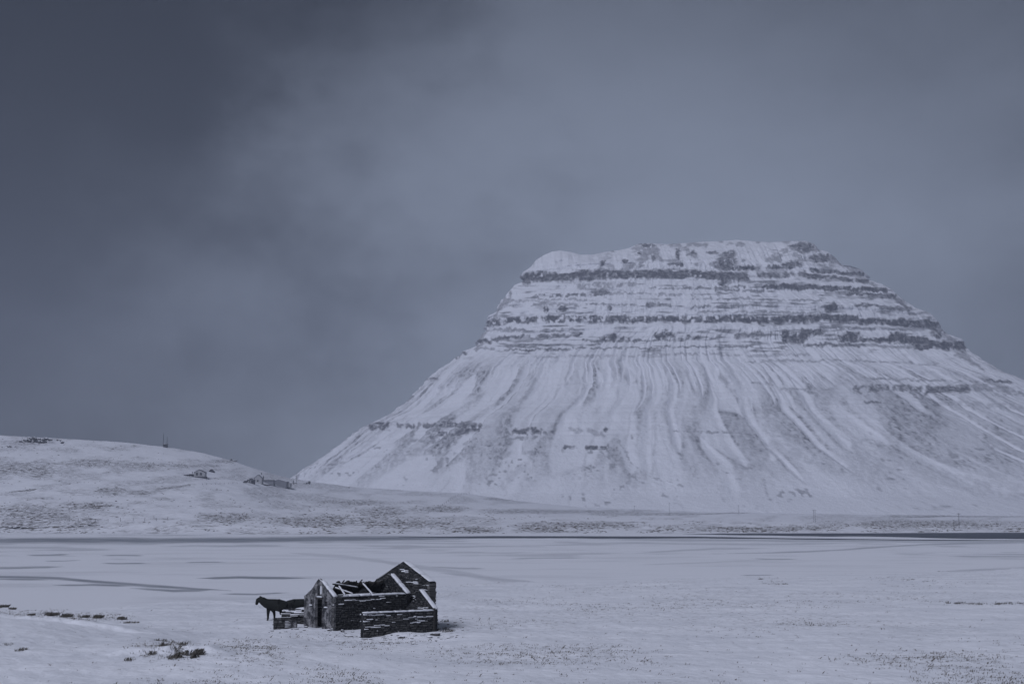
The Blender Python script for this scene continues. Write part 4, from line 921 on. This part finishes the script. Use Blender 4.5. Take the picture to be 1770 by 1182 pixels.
dens = 0.015 + 0.4 * sstep(0.5, 0.68, fbm(xx / 7, yy / 9, 341, 4)) * sstep(-20, -6, xx)
for bx, by, ra, rb2, dd in [(60, 1058, 90, 9, 1.), (160, 1066, 85, 9, 1.), (290, 1125, 75, 20, .8), (440, 1130, 70, 28, .4), (420, 1108, 60, 6, .6), (775, 1086, 40, 18, .7), (930, 1130, 230, 22, .45), (1600, 1140, 190, 20, .35), (1560, 1001, 70, 5, .6), (1340, 1007, 30, 5, .8), (960, 1013, 50, 4, .4), (1700, 1043, 80, 4, .8), (1450, 1040, 200, 3, .5), (560, 1100, 90, 8, .4)]:
    dens = np.maximum(dens, dd * sstep(1.15, .3, np.hypot((cpx - bx) / ra, (cpy - by) / rb2)))
keep = (rng.rand(cand) < dens * 0.42) & (yy < ysh_ - 1) & ~((xx > -16) & (xx < -2.5) & (yy > 90) & (yy < 101))
gx, gy, gz = [np.repeat(q[keep], 4) for q in (xx, yy, hh)]; m_ = len(gx)
gx = gx + rng.normal(0, .09, m_); gy = gy + rng.normal(0, .09, m_)
hg_ = rng.uniform(.02, .085, m_) * np.where(rng.rand(m_) < .05, 2.2, 1); ln = rng.uniform(-.8, 1.4, m_) * hg_; ba = rng.uniform(0, 3.14, m_); wd_ = rng.uniform(.005, .014, m_)
bx0, by0 = np.cos(ba) * wd_, np.sin(ba) * wd_
V_ = np.stack([np.stack([gx - bx0, gy - by0, gz - .05], -1), np.stack([gx + bx0, gy + by0, gz - .05], -1), np.stack([gx + ln * .5 + bx0, gy + by0, gz + hg_ * .6], -1), np.stack([gx + ln, gy, gz + hg_ * .85], -1)], 1).reshape(-1, 3)
ar = np.arange(m_) * 4
mb = MB(); mb.v = V_.tolist(); mb.f = [(i, i + 1, i + 2) for i in ar.tolist()] + [(i, i + 2, i + 3) for i in ar.tolist()]; mb.tone = [0.5] * len(mb.v)
mb.build('dead_grass', m_grass, None, kind='stuff', label='dead grass tips poking through the foreground snow', category='grass')

# ------------------------------------------------------------------ heath and stones on the far shore and hill
rs = random.Random(29); mb = MB()
cand = 34000
pxs = rng.uniform(-150, 1900, cand); pys = rng.uniform(0, 1, cand)
yy = 1 / (1 / 668 + (1 / 1240 - 1 / 668) * pys); xx = (pxs - CX) / F * yy; hh = far_height(xx, yy); qx_, qy_ = project(xx, yy, hh)
dens = .012 + .10 * sstep(0.5, 0.66, fbm(qx_ / 40, qy_ / 7, 255, 3))
for bx, by, ra, rb2 in PATCH: dens = np.maximum(dens, .55 * sstep(1.1, .3, np.hypot((qx_ - bx) / ra, (qy_ - by) / rb2) + .8 * (fbm(qx_ / 20, qy_ / 6, 251, 3) - .5)))
dens = np.maximum(dens, .5 * sstep(904, 912, qy_) * sstep(0.5, .62, fbm(qx_ / 40, qy_ / 4, 253, 3)))
keep = (rng.rand(cand) < dens) & (hh > .25)
octv = [(1, 0, 0), (-1, 0, 0), (0, 1, 0), (0, -1, 0), (0, 0, 1), (0, 0, -1)]; octf = [(0, 2, 4), (2, 1, 4), (1, 3, 4), (3, 0, 4), (2, 0, 5), (1, 2, 5), (3, 1, 5), (0, 3, 5)]
for x, y, z in zip(xx[keep], yy[keep], hh[keep]):
    s_ = rs.uniform(.15, .5) * (1.6 if rs.random() < .08 else 1); w = rs.uniform(1, 2.6)
    mb.add([(x + a * s_ * w, y + b_ * s_, z + c * s_ * .6 + s_ * .1) for a, b_, c in octv], octf)
mb.build('heath_and_stones', m_grass, None, kind='stuff', label='dark heath and stones dotting the far shore', category='heath')
# distinct outcrops
def outcrop(px, py, w, h, n, label, seed):
    x, y, z = hit_far(px, py); rs = random.Random(seed); mb = MB()
    for k in range(n):
        s_ = rs.uniform(.5, 1.1); v, f = rock_vf(rs.gauss(0, w * .33), rs.gauss(0, 2), rs.uniform(0, h) * (1 - .3 * rs.random()), s_ * w * .11, s_ * 1.6, s_ * h * .3, rs, 1); mb.add(v, f)
    v, f = rock_vf(0, .5, 0, w * .5, 2.2, h * .4, rs, 2); mb.add(v, f)
    o = mb.build('rock_outcrop', m_darkwall if False else m_rock, None, label=label, category='rock'); o.location = (x, y, z - .4)
outcrop(66, 765, 19, 5.0, 60, 'dark rock outcrop near the crest at the left of the hill', 501)
outcrop(12, 773, 8, 1.6, 14, 'smaller rocks left of the crest outcrop', 502)
outcrop(402, 796, 6.0, 2.4, 18, 'dark crag on the right shoulder of the hill', 503)
outcrop(150, 909, 14, 1.2, 24, 'dark rocks low on the left shore, above the ice', 504)
outcrop(52, 911, 26, 1.0, 34, 'long dark ledge of rocks at the left shore', 505)

# ------------------------------------------------------------------ far buildings, masts, poles
def prism_house(t_, w, d, eave, ridge, wallm, roofm, name_wall='wall', name_roof='roof', front_gable=True, over=.25, thick=.18):
    """gable end faces -y when front_gable, else the ridge runs along x"""
    hw, hd = w / 2, d / 2
    if front_gable:
        v = [(-hw, -hd, -1.5), (hw, -hd, -1.5), (hw, -hd, eave), (0, -hd, ridge), (-hw, -hd, eave), (-hw, hd, -1.5), (hw, hd, -1.5), (hw, hd, eave), (0, hd, ridge), (-hw, hd, eave)]
    else:
        v = [(-hd, -hw, -1.5), (hd, -hw, -1.5), (hd, -hw, eave), (0, -hw, ridge), (-hd, -hw, eave), (-hd, hw, -1.5), (hd, hw, -1.5), (hd, hw, eave), (0, hw, ridge), (-hd, hw, eave)]
        v = [(y, x, z) for x, y, z in v]
    f = [(0, 1, 2, 3, 4), (9, 8, 7, 6, 5), (0, 5, 6, 1), (1, 6, 7, 2), (4, 9, 5, 0), (2, 7, 8, 3), (3, 8, 9, 4)]
    wall = fix_normals(mesh_obj(name_wall, v, f, wallm, t_))
    a, L_ = (hw, hd) if front_gable else (hd, hw)
    mb = MB()
    for s in (-1, 1):
        k = (a + over) / a; ze = ridge - (ridge - eave) * k
        pts = [(0, ridge + .02), (s * (a + over), ze + .02), (s * (a + over), ze + thick), (0, ridge + thick + .02)]
        vv = [(x, -L_ - over, z) for x, z in pts] + [(x, L_ + over, z) for x, z in pts]
        if not front_gable: vv = [(y, x, z) for x, y, z in vv]
        mb.add(vv, [(0, 1, 2, 3), (7, 6, 5, 4), (0, 4, 5, 1), (1, 5, 6, 2), (2, 6, 7, 3), (3, 7, 4, 0)])
    fix_normals(mb.build(name_roof, roofm, t_)); return wall
# white cabin with a deck and lean-to
x, y, z = hit_far(346, 825)
cab = thing('cabin', 'small white gabled cabin with two dark windows on the hillside', 'cabin', (x, y, z))
k = y / F
w_ = 19 * k
prism_house(cab, w_, 6, 8 * k, 12.5 * k, m_white, m_trim, thick=.28)
for sx_ in (-.22, .14):
    fr_ = MB().box(sx_ * w_ - .75, sx_ * w_ + .75, -3.06, -3.0, 3.3 * k, 7.8 * k).build('window', m_glass, cab)
    MB().box(sx_ * w_ - .05, sx_ * w_ + .05, -3.1, -3.06, 3.3 * k, 7.8 * k).build('mullion', m_white, fr_)
MB().box(-w_ / 2 - 1.2, w_ / 2 + 1.9, -4.6, -3.11, -1.5, .9 * k).build('deck', m_deck, cab)
MB().box(-w_ / 2 - 3.6, -w_ / 2 - .01, -2.9, 2.5, -1.5, 5.5 * k).build('porch', m_darkwall, cab)
MB().box(-w_ / 2 - 3.7, -w_ / 2 - .02, -3.0, 2.6, 5.5 * k + .01, 6.2 * k).build('porch_snow', m_snow, cab)
MB().bar((-w_ / 2 - 1.8, 0, 6.2 * k), (-w_ / 2 - 1.8, 0, 9.8 * k), .25, .25, 8).build('chimney', m_trim, cab)
x2, y2, z2 = hit_far(325, 823)
cart = thing('woodpile', 'low dark stacked heap stretching left of the white cabin', 'woodpile', (x2, y2, z2))
rs = random.Random(3)
for k_2 in range(9): MB().bar((-3.2 + k_2 * .7, rs.uniform(-1, 0), .2 + .5 * (k_2 % 2)), (-1.9 + k_2 * .7, rs.uniform(-1, 0), .5 + .9 * rs.random()), .38, .3, 6).build('log', m_darkwall, cart)
x, y, z = hit_far(366, 816); k = y / F
sh = thing('shed', 'tiny dark pointed shed right of the white cabin', 'shed', (x, y, z)); prism_house(sh, 9 * k, 4, .4, 5 * k, m_darkwall, m_grey, thick=.12)
# farm
def far_thing(name, label, cat, px, py, group=None, rz=0.0):
    x, y, z = hit_far(px, py); return thing(name, label, cat, (x, y, z), rz, group), y / F
t_, k = far_thing('farmhouse', 'pale gabled farmhouse at the left end of the farm', 'house', 447, 835)
prism_house(t_, 13 * k, 7, 8 * k, 14 * k, m_white, m_grey, thick=.2)
MB().box(-7.5 * k, -6.52 * k, -3.3, 3, -1, 9 * k).build('side_porch', m_darkwall, t_)
MB().box(-1.6 * k, 1.2 * k, -3.58, -3.51, 2.5 * k, 5 * k).build('window', m_glass, t_)
t_, k = far_thing('outhouse', 'low dark outhouse with a snowy flat roof, left of the farmhouse', 'outbuilding', 434, 835)
MB().box(-6 * k, 6 * k, -2.5, 2.5, -1, 5.2 * k).build('wall', m_darkwall, t_); MB().box(-6.2 * k, 6.2 * k, -2.7, 2.7, 5.2 * k + .005, 6.3 * k).build('roof_snow', m_grey, t_)
for q in (-3.4, -.2, 3): MB().box((q - .9) * k, (q + .9) * k, -2.56, -2.503, 1.5 * k, 3.8 * k).build('window', m_white if q < 0 else m_glass, t_)
MB().box(-2.5 * k, 2.4 * k, -1.5, 1.5, 6.31 * k, 8.4 * k).build('dormer', m_darkwall, t_)
t_, k = far_thing('trailer', 'low dark trailer parked at the left end of the farm yard', 'trailer', 424, 835)
MB().add([(-4 * k, -1, .5), (3.5 * k, -1, .5), (3.5 * k, -1, 4 * k), (-1 * k, -1, 4 * k), (-4 * k, 1, .5), (3.5 * k, 1, .5), (3.5 * k, 1, 4 * k), (-1 * k, 1, 4 * k)], cube_vf(0, 1, 0, 1, 0, 1)[1] and [(0, 1, 2, 3), (7, 6, 5, 4), (0, 4, 5, 1), (1, 5, 6, 2), (2, 6, 7, 3), (3, 7, 4, 0)]).build('body', m_darkwall, t_)
for q in (-1.6, 1.6): MB().bar((q * k, -1.15, .35), (q * k, -.95, .35), .38, .38, 10).build('wheel', m_deck, t_)
def conifer(px, py, hpx, label, seed):
    t_, k = far_thing('conifer', label, 'tree', px, py, 'dark conifers by the farm'); H_ = hpx * k
    MB().bar((0, 0, -.5), (0, 0, H_ * .95), .16, .03, 6).build('trunk', m_pole, t_)
    rs = random.Random(seed); mb = MB()
    for q in range(420):
        f_ = rs.random() ** .8; r_ = H_ * .2 * (1 - f_) * rs.uniform(.3, 1.15) + .05; a = rs.uniform(0, 6.28); zc = H_ * (.1 + .88 * f_); s_ = H_ * .05
        c = Vector((r_ * math.cos(a), r_ * math.sin(a), zc)); mb.add([c + Vector((rs.uniform(-s_, s_), rs.uniform(-s_, s_), rs.uniform(-s_, s_) * .7)) for _ in range(3)], [(0, 1, 2)])
    mb.build('crown', m_needles, t_)
m_needles = paint('dark_needles', (0.035, 0.042, 0.035))
conifer(455, 832, 10, 'dark conifer between the farmhouse and the barns', 61)
conifer(507, 838, 8, 'small dark conifer right of the big grey barn', 62)
t_, k = far_thing('silo_cowl', 'dark vent post above the snow behind the farmhouse', 'post', 452, 821)
MB().bar((0, 0, -1), (0, 0, 1.5 * k), .15, .15, 6).build('post', m_pole, t_); MB().bar((0, 0, 1.5 * k), (0, 0, 4.5 * k), .42, .3, 8).build('cowl', m_trim, t_)
t_, k = far_thing('long_barn', 'long low barn with dark eaves between the farmhouse and the big barn', 'barn', 464, 836)
prism_house(t_, 20 * k, 8, 5 * k, 5.9 * k, m_grey, m_darkwall, front_gable=False, thick=.3)
MB().box(-10.1 * k, -8.4 * k, -4.1, -4.01, 0, 4.6 * k).build('door', m_darkwall, t_)
t_, k = far_thing('hay_bank', 'low dark embankment in front of the long barn', 'bank', 458, 839)
v, f = rock_vf(0, 0, .3, 13 * k, 1.6, 1.0 * k, random.Random(4), 2); mesh_obj('bank', v, f, m_turf, t_, True)
t_, k = far_thing('big_barn', 'large pale grey gabled barn at the front of the farm', 'barn', 484, 840)
prism_house(t_, 27 * k, 14, 7.2 * k, 11.0 * k, m_grey, m_snow, thick=.25)
MB().box(13.8 * k, 18.5 * k, -5, 5, -1, 5.0 * k).build('lean_to', m_white, t_)
MB().box(-2.2 * k, 2.2 * k, -7.07, -7.01, -.5, 4.6 * k).build('barn_door', paint('grey_door', (0.19, 0.195, 0.215)), t_)
t_, k = far_thing('flagpole', 'tall thin pole right of the big grey barn', 'pole', 512.5, 836)
MB().bar((0, 0, -1), (0, 0, 19 * k), .16, .09, 6).build('shaft', m_pole, t_); MB().bar((0, 0, 19 * k), (0, 0, 19.4 * k), .18, .1, 6).build('finial', m_pole, t_)
t_, k = far_thing('fence_rail', 'short dark fence at the foot of the tall thin pole', 'fence', 509, 836)
for q in range(4): MB().box((q * 3 - 5) * k - .1, (q * 3 - 5) * k + .1, -.1, .1, -.5, 1.6 * k).build('post', m_pole, t_)
MB().box(-5.2 * k, 4.2 * k, -.16, -.101, .5 * k, .9 * k).build('rail', m_pole, t_); MB().box(-5.2 * k, 4.2 * k, -.16, -.101, 1.1 * k, 1.4 * k).build('rail', m_pole, t_)
t_, k = far_thing('tractor', 'dark tractor with trailer parked right of the tall thin pole', 'tractor', 530, 836.5)
MB().box(-1 * k, 6.5 * k, -1, 1, .6, 2.6 * k).build('chassis', m_darkwall, t_); MB().box(2.6 * k, 6.4 * k, -.9, .9, 2.61 * k, 5.0 * k).build('cab', m_darkwall, t_)
MB().box(3.1 * k, 4.4 * k, -.95, -.903, 3.0 * k, 4.6 * k).build('window', m_white, t_); MB().box(-9 * k, -1.2 * k, -1, 1, .5, 1.3 * k).build('trailer_bed', m_darkwall, t_)
for q, r_ in ((.4, .42), (5.2, .68), (-6.6, .34)): MB().bar((q * k, -1.2, r_ - .1), (q * k, -1.02, r_ - .1), r_, r_, 12).build('wheel', m_deck, t_)
t_, k = far_thing('boulder', 'lone dark boulder on the snow right of the farm', 'boulder', 603, 843)
v, f = rock_vf(0, 0, .3, 1.0, .8, .6, random.Random(6), 2); mesh_obj('stone', v, f, m_rock, t_, True)
# masts and hut on the crest
for px, top_, lab in ((282, 748, 'taller left mast of the pair on the hill crest'), (288.5, 753, 'shorter right mast of the pair on the hill crest')):
    t_, k = far_thing('radio_mast', lab, 'mast', px, 772, 'masts on the hill crest'); H_ = (771 - top_) * k
    for a in range(3): MB().bar((.33 * math.cos(a * 2.094), .33 * math.sin(a * 2.094), -1), (.12 * math.cos(a * 2.094), .12 * math.sin(a * 2.094), H_), .085, .06, 4).build('leg', m_pole, t_)
    for q in range(9):
        zz = H_ * (q + .5) / 9; r_ = .30 - .17 * q / 9; a, b_ = q % 3 * 2.094, (q + 1) % 3 * 2.094
        MB().bar((r_ * math.cos(a), r_ * math.sin(a), zz), (r_ * math.cos(b_), r_ * math.sin(b_), zz + H_ / 9), .05, .05, 4).build('brace', m_pole, t_)
    if px < 285: MB().bar((0, 0, H_ * .45), (0, 0, H_ * .85), .2, .14, 6).build('aerial', m_pole, t_)
t_, k = far_thing('equipment_hut', 'small dark hut at the foot of the two masts', 'hut', 286, 773)
MB().box(-3.2 * k, 3.2 * k, -1.5, 1.5, -1, 4.6 * k).build('wall', m_darkwall, t_); MB().box(-3.7 * k, 4.0 * k, -1.8, 1.8, 4.61 * k, 5.6 * k).build('roof', m_trim, t_)
MB().box(-2.6 * k, 2.0 * k, -1.5, 1.5, 5.61 * k, 6.2 * k).build('roof_snow', m_snow, t_); MB().box(-1 * k, .8 * k, -1.56, -1.503, 0, 3.6 * k).build('door', m_deck, t_)
# utility poles
for px, py, hp, two, lab in ((1408, 903, 22, True, 'double H shaped utility pole, tallest of the line'), (1277, 889, 16, False, 'utility pole left of the double pole'), (1157, 888, 20, False, 'utility pole below the middle of the mountain'),
                             (1097, 884, 10, False, 'small leftmost utility pole below the mountain'), (1658, 913, 26, False, 'thin utility pole near the right picture edge')):
    t_, k = far_thing('utility_pole', lab, 'pole', px, py, 'utility poles along the far shore'); H_ = hp * k
    for dx in ((-.55, .55) if two else (0,)): MB().bar((dx, 0, -.6), (dx, 0, H_), .13, .10, 6).build('pole', m_pole, t_)
    MB().box(-1.5 if two else -1.0, 1.5 if two else 1.0, -.22, -.11, H_ * .93, H_ * .93 + .16).build('crossarm', m_pole, t_)
    for q in ((-1.3, 0, 1.3) if two else (-.85, .85)): MB().bar((q, -.16, H_ * .93 + .16), (q, -.16, H_ * .93 + .42), .06, .04, 5).build('insulator', m_glass, t_)
# fences
def fence(label, pts, n, hpx, wire):
    P = []
    for i in range(n):
        s_ = i / (n - 1) * (len(pts) - 1); a = int(min(s_, len(pts) - 2)); f_ = s_ - a
        P.append(hit_far(pts[a][0] + (pts[a + 1][0] - pts[a][0]) * f_, pts[a][1] + (pts[a + 1][1] - pts[a][1]) * f_))
    t_ = thing('fence', label, 'fence', P[0]); o0 = Vector(P[0]); rs = random.Random(n)
    for x, y, z in P:
        k = y / F; p = Vector((x, y, z)) - o0; MB().bar(p + Vector((0, 0, -.4)), p + Vector((rs.uniform(-.12, .12), 0, hpx * k * rs.uniform(.85, 1.1))), .11, .09, 5).build('post', m_pole, t_)
    if wire:
        for hgt in (.45, .85):
            mb = MB()
            for a, b_ in zip(P[:-1], P[1:]): mb.bar(Vector(a) - o0 + Vector((0, 0, hgt * hpx * a[1] / F)), Vector(b_) - o0 + Vector((0, 0, hgt * hpx * b_[1] / F)), .018, .018, 3)
            mb.build('wire', m_pole, t_)
fence('curved post fence climbing the snowy rise at the left foot of the mountain', [(738, 888), (752, 882), (768, 872), (785, 860), (798, 856), (812, 854)], 26, 4.2, True)
fence('straight row of short fence posts along the far left shore', [(120, 902), (165, 902), (230, 901), (290, 900)], 10, 6.0, True)
fence('short fence posts beside the farm on the snow slope', [(350, 838), (380, 837), (410, 836)], 9, 3.0, True)
